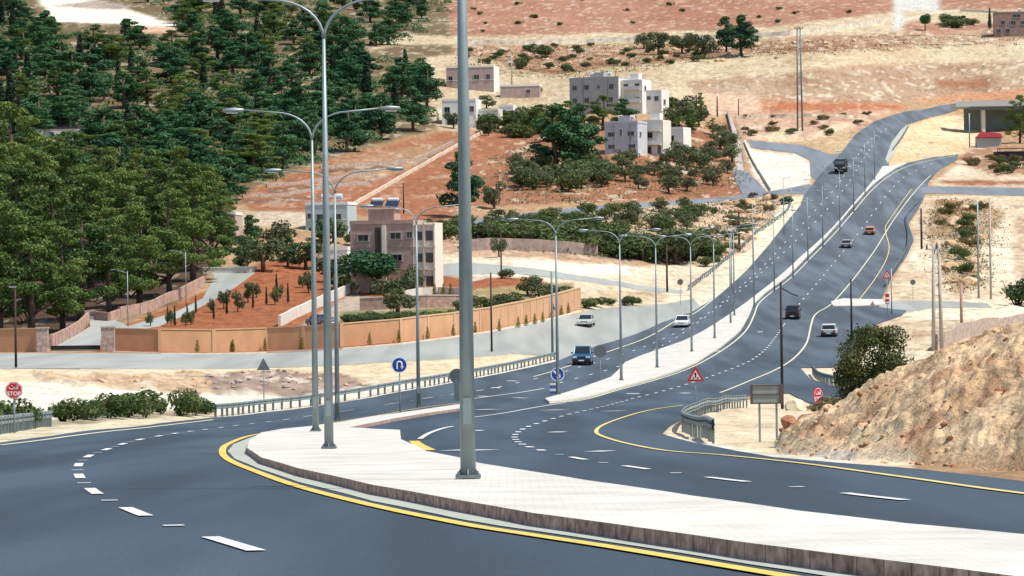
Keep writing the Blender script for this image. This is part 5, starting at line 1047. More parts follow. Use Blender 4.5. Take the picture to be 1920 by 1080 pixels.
LM = {'near': leafmat('pine_leaf_olive', (.016, .045, .014), (.052, .112, .028), (.15, .21, .05), .45), 'dark': leafmat('pine_leaf_dark', (.012, .044, .022), (.028, .096, .044), (.065, .15, .055), .4),
      'cyp': leafmat('cypress_leaf', (.01, .025, .016), (.018, .045, .024), (.03, .06, .03), .5), 'olive': leafmat('olive_leaf', (.04, .065, .03), (.08, .11, .05), (.14, .16, .07), .6),
      'bush': leafmat('bush_leaf', (.03, .06, .018), (.06, .10, .03), (.12, .15, .05), .9), 'dry': leafmat('dry_bush_leaf', (.06, .055, .02), (.11, .10, .035), (.20, .15, .06), .9), 'vine': leafmat('vine_leaf', (.02, .075, .02), (.04, .13, .03), (.08, .17, .04), .9)}
BARK = mat('bark', (.10, .07, .05), .95, noise=.3, scale=4)
def crown(blobs, n, size, mt, seed, parent, name='crown', squash=.75, droop=.0):
    r = np.random.default_rng(seed); bl = np.array([b if len(b) == 6 else (*b, b[3], b[3] * squash) for b in blobs], float)   # x y z rx ry rz
    w = bl[:, 3] * bl[:, 5]; k = r.choice(len(bl), n, p=w / w.sum()); d = r.normal(size=(n, 3)); d /= np.linalg.norm(d, axis=1)[:, None]
    rad = 1 - np.abs(r.normal(0, .20, n)); rad = np.where(r.random(n) < .14, rad * r.uniform(1.05, 1.4, n), rad)
    p = bl[k, :3] + d * bl[k, 3:6] * rad[:, None]
    nn = d + r.normal(0, .55, (n, 3)); nn /= np.linalg.norm(nn, axis=1)[:, None]
    u = np.cross(nn, r.normal(size=(n, 3))); u /= np.linalg.norm(u, axis=1)[:, None]; v = np.cross(nn, u)
    s = size * r.uniform(.5, 1.35, n)[:, None]; s2 = s * r.uniform(.45, .9, (n, 1))
    V = np.stack([p - u * s, p - v * s2 + nn * s * .15, p + u * s, p + v * s2 + nn * s * .15], 1).reshape(-1, 3)
    me = bpy.data.meshes.new(name); me.from_pydata(V.tolist(), [], [(4 * i, 4 * i + 1, 4 * i + 2, 4 * i + 3) for i in range(n)]); me.materials.append(mt)
    o = bpy.data.objects.new(name, me); COL.objects.link(o); o.parent = parent; return o
PROTO = {}
def tree_proto(kind, var):
    key = (kind, var)
    r = random.Random(hash_(kind) + var * 17)
    t = thing({'near': 'pine_tree', 'dark': 'pine_tree', 'cyp': 'cypress_tree', 'olive': 'olive_tree', 'bush': 'shrub', 'dry': 'shrub', 'thuja': 'columnar_shrub', 'round': 'round_tree'}[kind], 'tree', 'tree', (0, -500, -500))
    tb = MB()
    if kind in ('near', 'dark'):        # unit: about 10 m tall
        Hh = 10; bl = []; n = r.randint(14, 18) if kind == 'dark' else r.randint(24, 30)
        for i in range(n):
            f = i / (n - 1); z = (1.7 if kind == 'near' else 2.1) + f * (7.4 if kind == 'near' else 6.6); R_ = (3.3 if kind == 'dark' else 3.5) * math.sin(math.pi * (.22 + .70 * f)) ** .8; a = r.uniform(0, 6.28); q = r.uniform(.25, .95) * R_ * (1 - f * .4)
            s = (r.uniform(.8, 1.5) if kind == 'dark' else r.uniform(.5, 1.15)) * (1 - .4 * f); bl.append((math.cos(a) * q, math.sin(a) * q, z, s))
        bl.append((0, 0, 5, 1.6)); bl.append((.2, -.2, 8.9, .7))
        crown(bl, 11000 if kind == 'near' else 3400, .10 if kind == 'near' else .20, LM[kind], hash_(kind) + var, t, squash=.5 if kind == 'near' else .7)
        lean = r.uniform(-.5, .5); tb.tube([(0, 0, -1), (lean * .3, 0, 2.5), (lean, .2, 5.5), (lean * .8, 0, 8.4)], [.28, .22, .15, .05], 7)
        for b_ in bl[:9]:
            z0 = min(b_[2] - .8, 6.5); tb.tube([(lean * z0 / 6, 0, max(z0 - 1.0, 1.6)), (b_[0] * .55, b_[1] * .55, z0), (b_[0] * .9, b_[1] * .9, b_[2])], [.1, .07, .03], 5)
    elif kind == 'round':
        bl = [(0, 0, 3.2, 1.7)] + [(r.uniform(-1.3, 1.3), r.uniform(-1.3, 1.3), r.uniform(2.6, 4.3), r.uniform(.7, 1.1)) for _ in range(9)]
        crown(bl, 3000, .16, LM['dark'], 77 + var, t); tb.tube([(0, 0, -.5), (.05, 0, 1.4), (0, 0, 3)], [.2, .16, .08], 7)
    elif kind == 'cyp':
        bl = [(r.uniform(-.1, .1), r.uniform(-.1, .1), 1.2 + i * 1.0, .75 * (1 - (i / 9) ** 2 * .8), .75 * (1 - (i / 9) ** 2 * .8), .9) for i in range(9)]
        crown(bl, 1300, .2, LM['cyp'], 99 + var, t); tb.tube([(0, 0, -1), (0, 0, 6)], [.16, .06], 6)
    elif kind == 'olive':
        bl = [(r.uniform(-1.2, 1.2), r.uniform(-1.1, 1.1), r.uniform(.9, 2.8), r.uniform(.45, .95)) for _ in range(11)]
        crown(bl, 1300, .15, LM['olive'], 55 + var, t); tb.tube([(0, 0, -.5), (.1, 0, .9), (-.05, 0, 2)], [.2, .15, .06], 6)
        for s in (-1, 1): tb.tube([(.08, 0, .8), (s * .6, .2, 1.9)], [.1, .04], 5)
    elif kind in ('bush', 'dry'):
        bl = [(r.uniform(-.9, .9), r.uniform(-.7, .7), r.uniform(.25, .95), r.uniform(.3, .6)) for _ in range(9)]
        crown(bl, 1500, .085, LM[kind], 33 + var, t)
        for q in range(6): tb.tube([(0, 0, -.2), (r.uniform(-.4, .4), r.uniform(-.3, .3), .6), (r.uniform(-.9, .9), r.uniform(-.7, .7), 1.2)], [.04, .025, .01], 4)
    elif kind == 'thuja':
        bl = [(0, 0, .3 + i * .28, .27 * (1 - i * .17), .27 * (1 - i * .17), .3) for i in range(5)]
        crown(bl, 420, .06, leaf_th, 12 + var, t); tb.tube([(0, 0, -.2), (0, 0, 1)], [.03, .015], 5)
    tb.build('trunk' if kind not in ('bush', 'dry', 'thuja') else 'stems', BARK, t, True)
    return t
def hash_(s): return sum(ord(c) * (i + 3) for i, c in enumerate(s))
leaf_th = leafmat('thuja_leaf', (.10, .09, .015), (.20, .17, .03), (.3, .26, .05), 2)
NV = {'near': 6, 'dark': 6, 'cyp': 2, 'olive': 4, 'bush': 4, 'dry': 3, 'thuja': 2, 'round': 1}
HT = {'near': 9.8, 'dark': 9.8, 'cyp': 10.6, 'olive': 3.5, 'bush': 1.5, 'dry': 1.5, 'thuja': 1.6, 'round': 5.2}
used = {}
CAT = {'near': 'tree', 'dark': 'tree', 'cyp': 'tree', 'olive': 'tree', 'bush': 'shrub', 'dry': 'shrub', 'thuja': 'shrub', 'round': 'tree'}
RT = random.Random(5)
def tree(kind, px, py, hpx=None, label=None, group=None, H=None, wide=1.0, var=None, world=None):
    if group and group.startswith('verge shrubs'): hpx *= 1.12
    p = world or G(px, py); H = H or hpx * p.y / F; s = H / HT[kind]; v = RT.randrange(NV[kind]) if var is None else var
    if (kind, v) not in used:
        t = tree_proto(kind, v); used[(kind, v)] = t; t['label'] = label; t['category'] = CAT[kind]
        if group: t['group'] = group
        t.location = p; t.scale = (s * wide, s * wide, s); t.rotation_euler = (0, 0, RT.uniform(0, 6.28)); KIDS[t.name] = [(c, []) for c in t.children]; used[(kind, v)] = (t); return t
    src = used[(kind, v)]; t = dup(src, p, RT.uniform(0, 6.28), (s * wide, s * wide, s), label)
    t['category'] = CAT[kind]
    if group: t['group'] = group
    elif 'group' in t: del t['group']
    return t
LMK = [('above the pinkish house', 900, 110), ('above the grey blue house', 1120, 115), ('near the lone dark tree', 1320, 110), ('above the low white house', 930, 235), ('between the grey houses', 1080, 235), ('beside the top short pole', 1740, 420), ('beside the greenish pole', 1855, 430), ('at the upper edge', 1800, 385), ('above the small sign', 1770, 520), ('at the foot of the pale pole', 1830, 550), ('by the white clearing', 200, 70), ('at the top left corner', 20, 20), ('above the long shed', 110, 200), ('at the left edge of the hillside', 10, 140), ('behind the second column arms', 560, 60), ('left of the second column top', 450, 60), ('below the white clearing', 300, 130),
 ('behind the third column lamp', 440, 200), ('left of the third column lamp', 330, 210), ('right of the long shed', 230, 270), ('right of the second column', 680, 110), ('left of the pinkish house', 770, 160), ('beside the far white block', 790, 230), ('between the nearest columns', 640, 220),
 ('above the near grove', 320, 320), ('above the red terraces', 450, 330), ('near the brown bare strip', 740, 60), ('left of the grey retaining wall', 850, 455), ('above the grey retaining wall', 970, 455), ('above the right end of the farm road', 1230, 470), ('beside the cut slope', 1330, 460),
 ('under the light grey house', 1170, 310), ('near the hill track', 1370, 290), ('beside the ramp road', 1370, 345), ('under the second big pine', 1085, 345), ('under the big dark pine', 1000, 345), ('right of the low white wing', 1300, 240), ('below the thin road', 1150, 415), ('right end of the thin road', 1290, 405), ('near the slope of the houses', 950, 415)]
def lmk(x, y): return min(LMK, key=lambda q: (q[1] - x) ** 2 + (1.6 * (q[2] - y)) ** 2)[0]
def inside(x, y, poly): return bool(inpoly(np.array([x]), np.array([y]), poly)[0])
def scatter(kinds, poly, n, hr, dist, label, group, wide=(.9, 1.3), holes=(), marks=False):
    xs = [p[0] for p in poly]; ys = [p[1] for p in poly]; got = []; tries = 0
    while len(got) < n and tries < n * 60:
        tries += 1; x = RT.uniform(min(xs), max(xs)); y = RT.uniform(min(ys), max(ys))
        if not inside(x, y, poly) or any(inside(x, y, h) for h in holes): continue
        if any(inside(x, y, r[1]) for r in ROADS): continue
        w = G(x, y)
        if any((w - g).length < dist * RT.uniform(.7, 1.2) for g in got): continue
        got.append(w); k = RT.choice(kinds); Hh = RT.uniform(*hr); tl = label[k] if isinstance(label, dict) else label
        if marks: tl = ('lower ' if Hh < hr[0] + (hr[1] - hr[0]) / 3 else 'tall ' if Hh > hr[1] - (hr[1] - hr[0]) / 3 else 'middling ') + tl + ', ' + lmk(x, y)
        tree(k, x, y, label=tl, group=group[k] if isinstance(group, dict) else group, H=Hh * (1.15 if k == 'cyp' else 1), wide=RT.uniform(*wide) * (.8 if k == 'cyp' else 1), world=w)
    return got
# far wood on the left hillside
WOOD = [(-120, 400), (-120, -60), (20, -90), (840, -60), (850, 20), (800, 60), (740, 95), (780, 130), (812, 175), (815, 236), (740, 255), (640, 285), (540, 320), (470, 352), (420, 385)]
CL = [[(55, -30), (210, -20), (320, 30), (355, 75), (250, 78), (130, 62), (70, 50)], [(245, 118), (300, 122), (290, 175), (250, 150)], [(135, 130), (165, 130), (165, 185), (140, 185)], [(560, 20), (660, 20), (600, 50), (520, 60)],
      [(640, 130), (740, 90), (700, 110), (600, 150)], [(20, 262), (170, 262), (165, 300), (10, 300)]]
scatter(['dark', 'dark', 'dark', 'dark', 'near', 'cyp'], WOOD, 300, (7.0, 10.5), 6.5, {'dark': 'dark green pine in the hillside wood', 'near': 'pale olive green pine in the hillside wood', 'cyp': 'slim blackish cypress in the hillside wood'},
        {'dark': 'dark pines of the hillside wood', 'near': 'pale pines of the hillside wood', 'cyp': 'cypresses of the hillside wood'}, (1.7, 2.4), CL, marks=True)
scatter(['olive', 'bush'], [(330, -30), (640, -40), (620, 40), (420, 60), (340, 30)], 40, (2.5, 4), 6, {'olive': 'small grey green olive tree on the terraces at the top left', 'bush': 'low green shrub on the terraces at the top left'}, {'olive': 'olive trees of the top left terraces', 'bush': 'shrubs of the top left terraces'})
def undergrowth(poly, n, size, hgt, name, label, mt, seed, holes=()):
    r = np.random.default_rng(seed); xs = [p[0] for p in poly]; ys = [p[1] for p in poly]; x = r.uniform(min(xs), max(xs), n * 4); y = r.uniform(min(ys), max(ys), n * 4); ok = inpoly(x, y, poly)
    for h in holes: ok &= ~inpoly(x, y, h)
    x = x[ok]; y = y[ok]; W_ = []
    for a, b in zip(x[:900], y[:900]): W_.append(G(a, b))
    c = np.array([tuple(w) for w in W_]); k = r.integers(0, len(c), n); rad = r.uniform(1.0, 2.6, len(c))[k]; d = r.normal(size=(n, 3)); d /= np.linalg.norm(d, axis=1)[:, None]; d[:, 2] = np.abs(d[:, 2])
    p = c[k] + d * np.stack([rad * 1.6, rad * 1.6, rad * hgt], 1); nn = d + r.normal(0, .5, (n, 3)); nn /= np.linalg.norm(nn, axis=1)[:, None]
    u = np.cross(nn, r.normal(size=(n, 3))); u /= np.linalg.norm(u, axis=1)[:, None]; v = np.cross(nn, u); s = size * r.uniform(.5, 1.4, (n, 1))
    V = np.stack([p - u * s, p - v * s * .7, p + u * s, p + v * s * .7], 1).reshape(-1, 3); me = bpy.data.meshes.new(name); me.from_pydata(V.tolist(), [], [(4 * i, 4 * i + 1, 4 * i + 2, 4 * i + 3) for i in range(n)]); me.materials.append(mt)
    o = bpy.data.objects.new(name, me); COL.objects.link(o); o['kind'] = 'stuff'; o['label'] = label; o['category'] = 'undergrowth'; return o
undergrowth(WOOD, 130000, .30, 1.15, 'undergrowth', 'low green scrub covering the ground between the pines of the hillside wood', LM['dark'], 3, CL)
ORCH = [(1105, 298), (1270, 292), (1380, 236), (1395, 355), (1250, 370), (1100, 385), (960, 385), (920, 300), (1000, 270)]
undergrowth(ORCH, 6500, .2, .35, 'scrub', 'low dry scrub and weeds on the red soil below the grey houses', LM['olive'], 5)
undergrowth([(830, 432), (1100, 402), (1300, 388), (1440, 376), (1460, 395), (1350, 480), (1330, 495), (1180, 490), (1000, 470), (850, 465)], 9000, .2, .35, 'scrub', 'low scrub and weeds on the pale terraces left of the motorway', LM['olive'], 6)
undergrowth([(1755, 378), (1850, 376), (1870, 400), (1840, 540), (1790, 556), (1745, 440)], 6000, .16, .3, 'scrub', 'dry weeds on the right hand cutting', LM['dry'], 7)
undergrowth([(850, 88), (1280, 84), (1920, 60), (1920, 84), (1330, 112), (1100, 150), (860, 140)], 12000, .2, .25, 'scrub', 'sparse dry weeds on the upper brown slope', LM['dry'], 8)
# dense edge of wood above the red terraces
for x, y, h, l in ((470, 330, 90, 'leftmost'), (530, 318, 95, 'second'), (590, 300, 92, 'third'), (650, 285, 96, 'fourth'), (715, 262, 92, 'fifth'), (775, 246, 88, 'sixth'), (800, 200, 85, 'small upper')):
    tree('dark', x, y, h, '%s dark pine of the wood edge directly above the red terraces' % l, 'pines at the wood edge', wide=1.35)
# near grove left
GR = [(0, 632, 270), (60, 628, 235), (118, 618, 205), (150, 600, 230), (205, 592, 190), (262, 575, 200), (318, 556, 215), (362, 528, 200), (398, 505, 180), (30, 560, 260), (95, 550, 240), (170, 540, 225), (240, 525, 215), (300, 505, 200), (350, 480, 190),
      (0, 500, 240), (70, 485, 215), (140, 470, 200), (215, 455, 190), (285, 445, 175), (345, 430, 160), (395, 450, 150), (-50, 600, 330), (20, 430, 250), (110, 410, 150), (190, 400, 130), (260, 395, 125), (330, 385, 120), (-40, 400, 260), (400, 420, 110), (420, 470, 110)]
ordn = ['pine with drooping olive crown', 'broad olive green pine', 'tall ragged pine', 'bright green pine', 'full crowned pine']
wh = ['at the left picture edge behind the orange wall', 'beside the black pole', 'behind the stone gate pier', 'left of the driveway bend', 'above the pink stone wall bend', 'over the lower drive lamp', 'left of the upper drive lamp', 'at the head of the stone driveway wall', 'beside the white carport',
      'second row far left', 'second row behind the gate pier', 'second row above the driveway mouth', 'second row over the lower lamp', 'second row over the upper lamp', 'second row near the carport', 'third row far left', 'third row behind the gate', 'third row above the driveway', 'third row middle of the grove',
      'third row right of the grove middle', 'third row near the pink hut', 'directly left of the pink hut', 'tallest, cut by the left picture edge', 'rear row left edge', 'rear row below the long shed', 'rear row right of the long shed', 'rear row middle', 'rear row right', 'rear row cut by the left edge', 'rear row above the pink hut', 'right below the pink hut']
for i, (x, y, h) in enumerate(GR): tree('near', x, y, h, '%s, %s' % (ordn[i % 5], wh[i]), 'pines of the near grove', wide=1.25 if i % 2 else 1.1)
for i, (x, y, h) in enumerate([(452, 505, 70), (495, 510, 75), (540, 500, 62), (575, 505, 58), (600, 470, 60), (620, 530, 55), (650, 535, 48), (520, 470, 60), (470, 470, 70)]):
    tree('olive' if i % 2 else 'dark', x, y, h, '%s between the carport and the slim columns' % ['dark small pine', 'grey green tree', 'second dark small pine', 'second grey green tree', 'highest small pine', 'grey green tree nearest the columns', 'lowest small pine', 'upper grey green tree', 'pine touching the carport'][i], 'trees beside the carport', wide=1.3)
tree('olive', 625, 455, 52, 'grey green tree in front of the pale blue green house', wide=1.2); tree('olive', 672, 462, 46, 'low tree between the pale blue green house and the brown house', wide=1.2)
# young cypresses and palms in the red garden
k = 0
for i in range(26):
    f = i / 25; x = 293 + f * 300 + RT.uniform(-12, 12); y = 612 - f * 78 + RT.uniform(-8, 14) + (18 if i % 3 == 0 else 0)
    if x > 330 or True: tree('cyp' if i % 2 else 'olive', x, min(y, 612), RT.uniform(28, 46), ('narrow dark cypress' if i % 2 else 'small round topped tree') + ' on the red garden soil, ' + ['lower end of the row', 'lower middle of the row', 'upper middle of the row', 'upper end of the row'][min(3, i // 7)], 'young trees in the red garden', wide=.9 if i % 2 else .62)
# thuja posts before the orange wall
for x, y in [(304, 658), (370, 660), (437, 659), (497, 657), (566, 654), (693, 646), (748, 641), (802, 635), (850, 630), (891, 625), (936, 620), (972, 614), (987, 611), (1003, 608), (1018, 604), (1035, 597), (1053, 591), (1066, 587)]:
    p = at_depth(x, G(x, y).y - .9); tree('thuja', x, y, label='slim yellowish thuja planted at the foot of the orange wall', group='thujas along the orange wall', H=1.3, wide=1.2, world=p)
# house trees
tree('round', 698, 552, 90, 'dense round dark green tree in front of the brown house', wide=1.75)
tree('olive', 745, 592, 80, 'light green bushy tree left of the cream balcony wing', wide=1.1)
tree('olive', 775, 552, 60, 'small dark tree at the corner of the cream balcony wing', wide=.8)
tree('bush', 650, 545, 38, 'green shrub left of the round dark tree', 'shrubs round the brown house', wide=1.2)
for x in (815, 832, 845): tree('thuja', x, 560, 30, 'narrow green bush below the cream balcony wing', 'bushes below the balcony wing', wide=1.1)
for i in range(34): tree('bush', 648 + i * 8.2, 604 + RT.uniform(-3, 3) - (i > 20) * 4, RT.uniform(17, 23), 'low green vine bush in the hedge row behind the orange wall', 'vine hedge behind the orange wall', wide=1.3)
for i, (x, y, h) in enumerate([(990, 555, 40), (1010, 560, 34), (1035, 570, 42), (940, 575, 30), (960, 585, 36), (985, 590, 34), (905, 580, 30), (1015, 590, 30), (880, 585, 26), (1060, 560, 30)]):
    tree('olive' if i < 3 else 'bush', x, y, h, 'green bush on the slope behind the right part of the orange wall', 'bushes behind the orange wall', wide=1.3)
for x, y, h in ((1100, 578, 24), (1115, 575, 20), (1140, 572, 16), (1170, 572, 18), (1185, 572, 20)): tree('bush', x, y, h, 'low shrub on the sandy bank beyond the orange wall end', 'shrubs beyond the wall end', wide=1.3)
tree('bush', 941, 522, 20, 'small dark bush beside the farm road', wide=1.3); tree('olive', 936, 482, 40, 'small tree at the end of the grey retaining wall', wide=.8)
# orchard below the houses
tree('dark', 868, 408, 130, 'large dark pine right behind the nearest column', wide=1.15)
tree('olive', 927, 392, 55, 'small round tree right of the large dark pine', wide=.8)
tree('dark', 1045, 325, 135, 'big dark pine left of the light grey house', wide=1.5); tree('dark', 1088, 318, 125, 'second big dark pine beside the light grey house', wide=1.4)
tree('near', 1130, 245, 70, 'green pine covering the foot of the grey blue house', wide=1.7); tree('dark', 1170, 238, 56, 'dark spreading tree below the white wing', wide=1.8)
tree('near', 1070, 258, 75, 'broad green tree between the two grey houses', wide=1.8); tree('near', 1010, 252, 58, 'wide green tree on the left of the orchard', wide=2.0); tree('near', 950, 248, 40, 'green tree right of the low white house', wide=1.9)
scatter(['near', 'olive', 'bush'], [(910, 235), (1100, 225), (1110, 262), (1000, 262), (915, 255)], 14, (3, 6), 5, 'green tree in the belt above the red soil', 'tree belt above the red soil', (1.2, 1.6), marks=True)
scatter(['bush', 'olive'], [(960, 325), (1120, 318), (1150, 345), (1100, 360), (980, 360)], 26, (3.0, 5.0), 4.2, 'dark green fruit tree in the hedge', 'fruit trees below the big pines', (1.0, 1.4), marks=True)
scatter(['olive'], [(1105, 300), (1270, 296), (1380, 240), (1390, 350), (1250, 365), (1110, 350)], 34, (2.6, 4.4), 6, 'olive tree on the red orchard soil', 'olive trees of the orchard', (1.0, 1.4), marks=True)
scatter(['near', 'olive'], [(1245, 215), (1310, 205), (1345, 240), (1370, 262), (1290, 262), (1250, 235)], 14, (3.5, 6), 5, 'green tree right of the white houses', 'trees right of the white houses', (1.2, 1.5))
scatter(['olive', 'bush'], [(830, 428), (1100, 400), (1260, 392), (1330, 400), (1300, 440), (1100, 445), (830, 450)], 40, (2.0, 3.6), 6, 'shrub on the pale terraces', 'shrubs on the pale terraces', (1.0, 1.4), marks=True)
scatter(['bush', 'olive'], [(870, 448), (1000, 440), (1180, 470), (1300, 462), (1330, 480), (1320, 493), (1200, 492), (1120, 478), (1000, 460)], 62, (2.4, 4.4), 3.4, 'green bush in the dense belt', 'dense bush belt', (1.3, 1.8), marks=True)
tree('olive', 1268, 494, 76, 'tall dark green bush at the right end of the bush belt', wide=1.5); tree('olive', 1300, 478, 50, 'dark bush right of the tallest one in the belt', wide=1.3)
# hill top
tree('dark', 1390, 106, 82, 'large dark tree standing alone on the upper hillside terrace', wide=1.5); tree('dark', 1362, 98, 70, 'dark tree leaning against the large lone one', wide=1.2)
for i, (x, y, h) in enumerate([(1208, 92, 34), (1236, 102, 46), (1278, 100, 42), (1320, 110, 52)]): tree('olive', x, y, h, ['leftmost light green tree', 'second light green tree', 'third light green tree', 'thin grey green tree'][i] + ' of the row on the upper terrace', 'upper terrace row', wide=1.1)
tree('bush', 1020, 108, 30, 'conical shrub on the slope above the pink house', wide=1.0); tree('bush', 970, 130, 22, 'small shrub on the slope left of the conical one', wide=1)
tree('bush', 1066, 135, 20, 'small dark shrub above the grey blue house', wide=.8)
tree('round', 1735, 58, 34, 'round tree beside the white hill track at the top right', wide=1.0)
scatter(['bush', 'olive'], [(1765, 42), (1830, 40), (1830, 54), (1770, 54)], 9, (2, 4), 4, 'shrub in the row right of the round hilltop tree', 'hilltop shrub row', (1.2, 1.6))
tree('cyp', 1856, 55, 42, 'slim dark tree left of the unfinished house', wide=1.2); tree('olive', 1905, 66, 26, 'tree in front of the unfinished house', wide=1.4)
tree('near', 1912, 268, 96, 'bright green tree at the right picture edge by the flyover', wide=.95)
tree('olive', 900, 166, 20, 'round tree before the pinkish house', wide=1.4); tree('olive', 998, 180, 24, 'round dark tree before the long grey shed', wide=1.5); tree('olive', 912, 205, 28, 'yellowish tree above the low white house', wide=1.2)
tree('olive', 850, 240, 34, 'tree covering the door of the far white block', wide=.9)
scatter(['bush'], [(850, 90), (1300, 84), (1330, 118), (1100, 140), (860, 120)], 40, (1.2, 2.4), 6, 'tiny dark shrub on the upper brown slope', 'tiny shrubs of the upper slope', (1.0, 1.5), marks=True)
scatter(['bush'], [(850, 0), (1660, 0), (1600, 40), (1400, 55), (860, 60)], 18, (1.0, 2.0), 14, 'tiny dark shrub on the bare red hill top', 'tiny shrubs of the hill top', (1.0, 1.5))
scatter(['bush', 'dry'], [(1340, 372), (1470, 368), (1470, 395), (1340, 500), (1300, 500)], 20, (1.0, 2.2), 5, 'low shrub on the rocky slope left of the motorway', 'shrubs of the rocky slope', (1.0, 1.4))
scatter(['bush', 'dry'], [(1760, 384), (1850, 380), (1830, 540), (1780, 550)], 14, (1.0, 2.2), 5, 'dry low shrub on the right hand cutting', 'shrubs of the right cutting', (1.0, 1.4), marks=True)
scatter(['bush', 'dry'], [(1380, 222), (1640, 216), (1560, 258), (1400, 255)], 14, (1.0, 2.0), 8, 'dry shrub on the pink ground below the quarry', 'shrubs below the quarry', (1.0, 1.4))
scatter(['bush', 'dry'], [(1800, 296), (1930, 300), (1930, 330), (1830, 325)], 12, (1.2, 2.4), 5, 'brown shrub below the stalls', 'shrubs below the stalls', (1.0, 1.4))
# foreground shrubs, left verge
for i, (x, y, h, w) in enumerate([(15, 803, 60, 1.2), (-30, 806, 66, 1.2), (55, 796, 34, 1.0), (118, 788, 44, 1.5), (150, 786, 34, 1.3), (205, 785, 50, 1.1), (240, 783, 50, 1.4), (272, 782, 40, 1.2), (300, 780, 32, .8), (340, 779, 56, .9), (365, 778, 34, 1.3), (385, 777, 30, 1.2), (178, 786, 26, 1.6)]):
    tree('bush', x, y, h, ['green shrub behind the left stop sign', 'green shrub cut by the left picture edge', 'small shrub right of the stop sign post', 'spreading shrub right of the short barrier', 'low shrub next to the spreading one', 'dense green shrub left of the verge middle', 'broad green shrub in the verge middle', 'brownish green shrub right of the verge middle',
          'thin tuft between the verge shrubs', 'tall twiggy shrub near the barrier end', 'dark shrub left of the barrier end', 'last low shrub touching the barrier end', 'grassy low shrub between the two verge clumps'][i], 'verge shrubs by the left road', wide=w)
# big bush behind the heap and its neighbours
def big_bush():
    p = at_depth(1656, 150); t = thing('olive_tree', 'large ragged olive brown bush behind the spoil heap, right of the silver car', 'tree', p); r = random.Random(9); W_ = 86 * p.y / F; base_y = RAW(*[float(v) for v in (960 + F * p.x / p.y, 540 - F * (p.z - ZC) / p.y)])[1]
    topz = (base_y - 604) * p.y / F; bl = []
    for i in range(34):
        a = r.uniform(-1, 1); z = r.uniform(.12, .95); lim = math.sqrt(max(.05, 1 - (z - .45) ** 2 / .36)); bl.append((a * W_ * .8 * lim, r.uniform(-.6, .6) * W_ * .8 * lim, z * topz * .93, r.uniform(.26, .42) * W_))
    bl += [(0, 0, topz * .35, W_ * .6), (W_ * .3, 0, topz * .5, W_ * .5), (-W_ * .35, 0, topz * .4, W_ * .5)]
    crown(bl, 26000, .062, leafmat('olive_brown_leaf', (.022, .036, .01), (.062, .085, .024), (.13, .135, .045), 1.2), 4, t); b = MB()
    for i in range(9): q = bl[i]; b.tube([(0, 0, -.3), (q[0] * .4, q[1] * .4, q[2] * .5), q[:3]], [.07, .045, .015], 5)
    b.build('trunk', BARK, t)
big_bush()
for x, Y_, h, l in ((1722, 150, 40, 'dark green shrub right of the large olive brown bush'), (1590, 145, 44, 'red brown twiggy shrub at the left foot of the large bush'), (1770, 240, 34, 'dark shrub below the grey wall above the heap'), (1690, 240, 40, 'green shrub behind the large bush'), (1810, 260, 20, 'low shrub under the brown post')):
    p = at_depth(x, Y_); tree('bush' if 'green' in l or 'dark' in l else 'dry', 0, 0, label=l, group='shrubs round the spoil heap', H=h * Y_ / F * 1.2, wide=1.4, world=p)
tree('dry', 1548, 775, 26, 'reddish dry shrub behind the sideways stop sign', wide=1.6)
tree('bush', 1908, 572, 60, 'dark shrub at the right picture edge above the grey wall', wide=1.3)
# ================================================================== rocks
def rock_field(poly, n, sr, label, group, mt, seed, name='rock'):
    rr = random.Random(seed); src = None; c = 0; xs = [p[0] for p in poly]; ys = [p[1] for p in poly]
    while c < n:
        x = rr.uniform(min(xs), max(xs)); y = rr.uniform(min(ys), max(ys))
        if not inside(x, y, poly): continue
        c += 1; s = rr.uniform(*sr) ** 1.5
        if src is None or c % 12 == 0: src = rock(x, y, s, label, mt, seed + c, .6, name, group); continue
        p = G(x, y); o = src.copy(); COL.objects.link(o); o.location = p + Vector((0, 0, s * .15)); o.scale = (s, s * .8, s); o.rotation_euler = (rr.uniform(-.4, .4), 0, rr.uniform(0, 6))
TANR = mat('tan_rock', (.52, .36, .22), .95, noise=.35, scale=1.5, bump=.6); REDR = mat('red_rock', (.36, .17, .09), .95, noise=.3, scale=1.5, bump=.6); GREYR = mat('grey_rock', (.32, .25, .22), .95, noise=.35, scale=1.5, bump=.6)
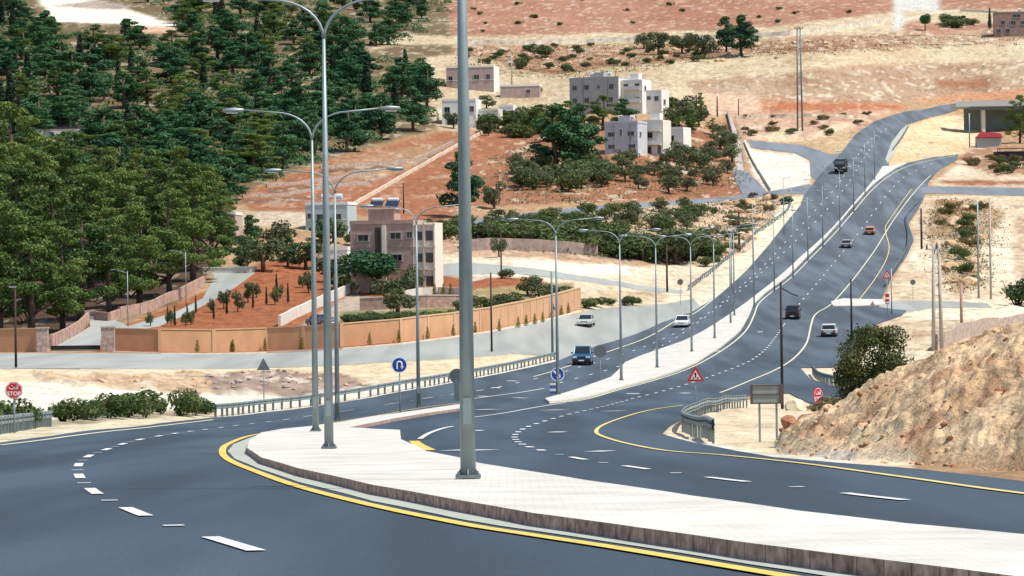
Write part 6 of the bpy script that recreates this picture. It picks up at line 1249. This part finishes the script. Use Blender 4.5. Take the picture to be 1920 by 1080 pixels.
rock_field([(140, 704), (600, 700), (700, 722), (560, 735), (200, 724)], 60, (.15, .5), 'tan rock on the low bank between the road and the orange wall', 'rocks of the low bank', TANR, 100)
rock_field([(385, 705), (600, 703), (600, 735), (400, 732)], 70, (.18, .6), 'dark reddish rock heaped behind the crash barrier start', 'dark rocks behind the barrier', GREYR, 200)
rock_field([(1345, 375), (1470, 370), (1380, 480), (1310, 500)], 40, (.7, 1.5), 'tan rock on the cut slope left of the motorway', 'rocks of the cut slope', TANR, 300)
rock_field([(1760, 384), (1850, 380), (1830, 545), (1770, 530)], 40, (.7, 1.4), 'brown rock on the right hand cutting', 'rocks of the right cutting', TANR, 400)
rock_field([(900, 90), (1300, 84), (1920, 70), (1920, 84), (1300, 120), (900, 120)], 50, (.7, 1.3), 'pale rock on the upper hillside', 'rocks of the upper hillside', TANR, 500)
# stones lying on the face of the spoil heap
def heap_stones(n, sr, label, group, mt, seed):
    rr = random.Random(seed); src = None; c = 0
    while c < n:
        x = rr.uniform(1450, 1925); Yb = float(np.interp(x, bx, by)); Yc = Yb + float(np.interp(x, [1440, 1600, 2300], [10, 17, 22])); Y = Yb - 1 + (Yc - Yb + 1) * rr.random() ** 1.3
        X = (x - 960) * Y / F; s = rr.uniform(*sr); z = GZ(X, Y); c += 1
        if src is None or c % 20 == 0: src = rock(1500, 800, s, label, mt, seed + c, .65, 'stone', group); o = src
        else: o = src.copy(); COL.objects.link(o)
        o.location = (X, Y, z + s * .15); o.scale = (s, s * .85, s * .9); o.rotation_euler = (rr.uniform(-.5, .5), rr.uniform(-.5, .5), rr.uniform(0, 6))
heap_stones(150, (.03, .09), 'tan stone lying on the face of the spoil heap', 'tan stones on the spoil heap', TANR, 900)
heap_stones(70, (.03, .11), 'reddish stone lying on the face of the spoil heap', 'red stones on the spoil heap', REDR, 1300)
for i, (x, y, s) in enumerate([(1480, 838, .3), (1498, 812, .36), (1530, 795, .3)]): rock(x, y, s, ['reddish rock at the left foot of the spoil heap', 'larger reddish rock just above the heap foot', 'reddish rock below the sideways stop sign'][i], REDR, 50 + i)
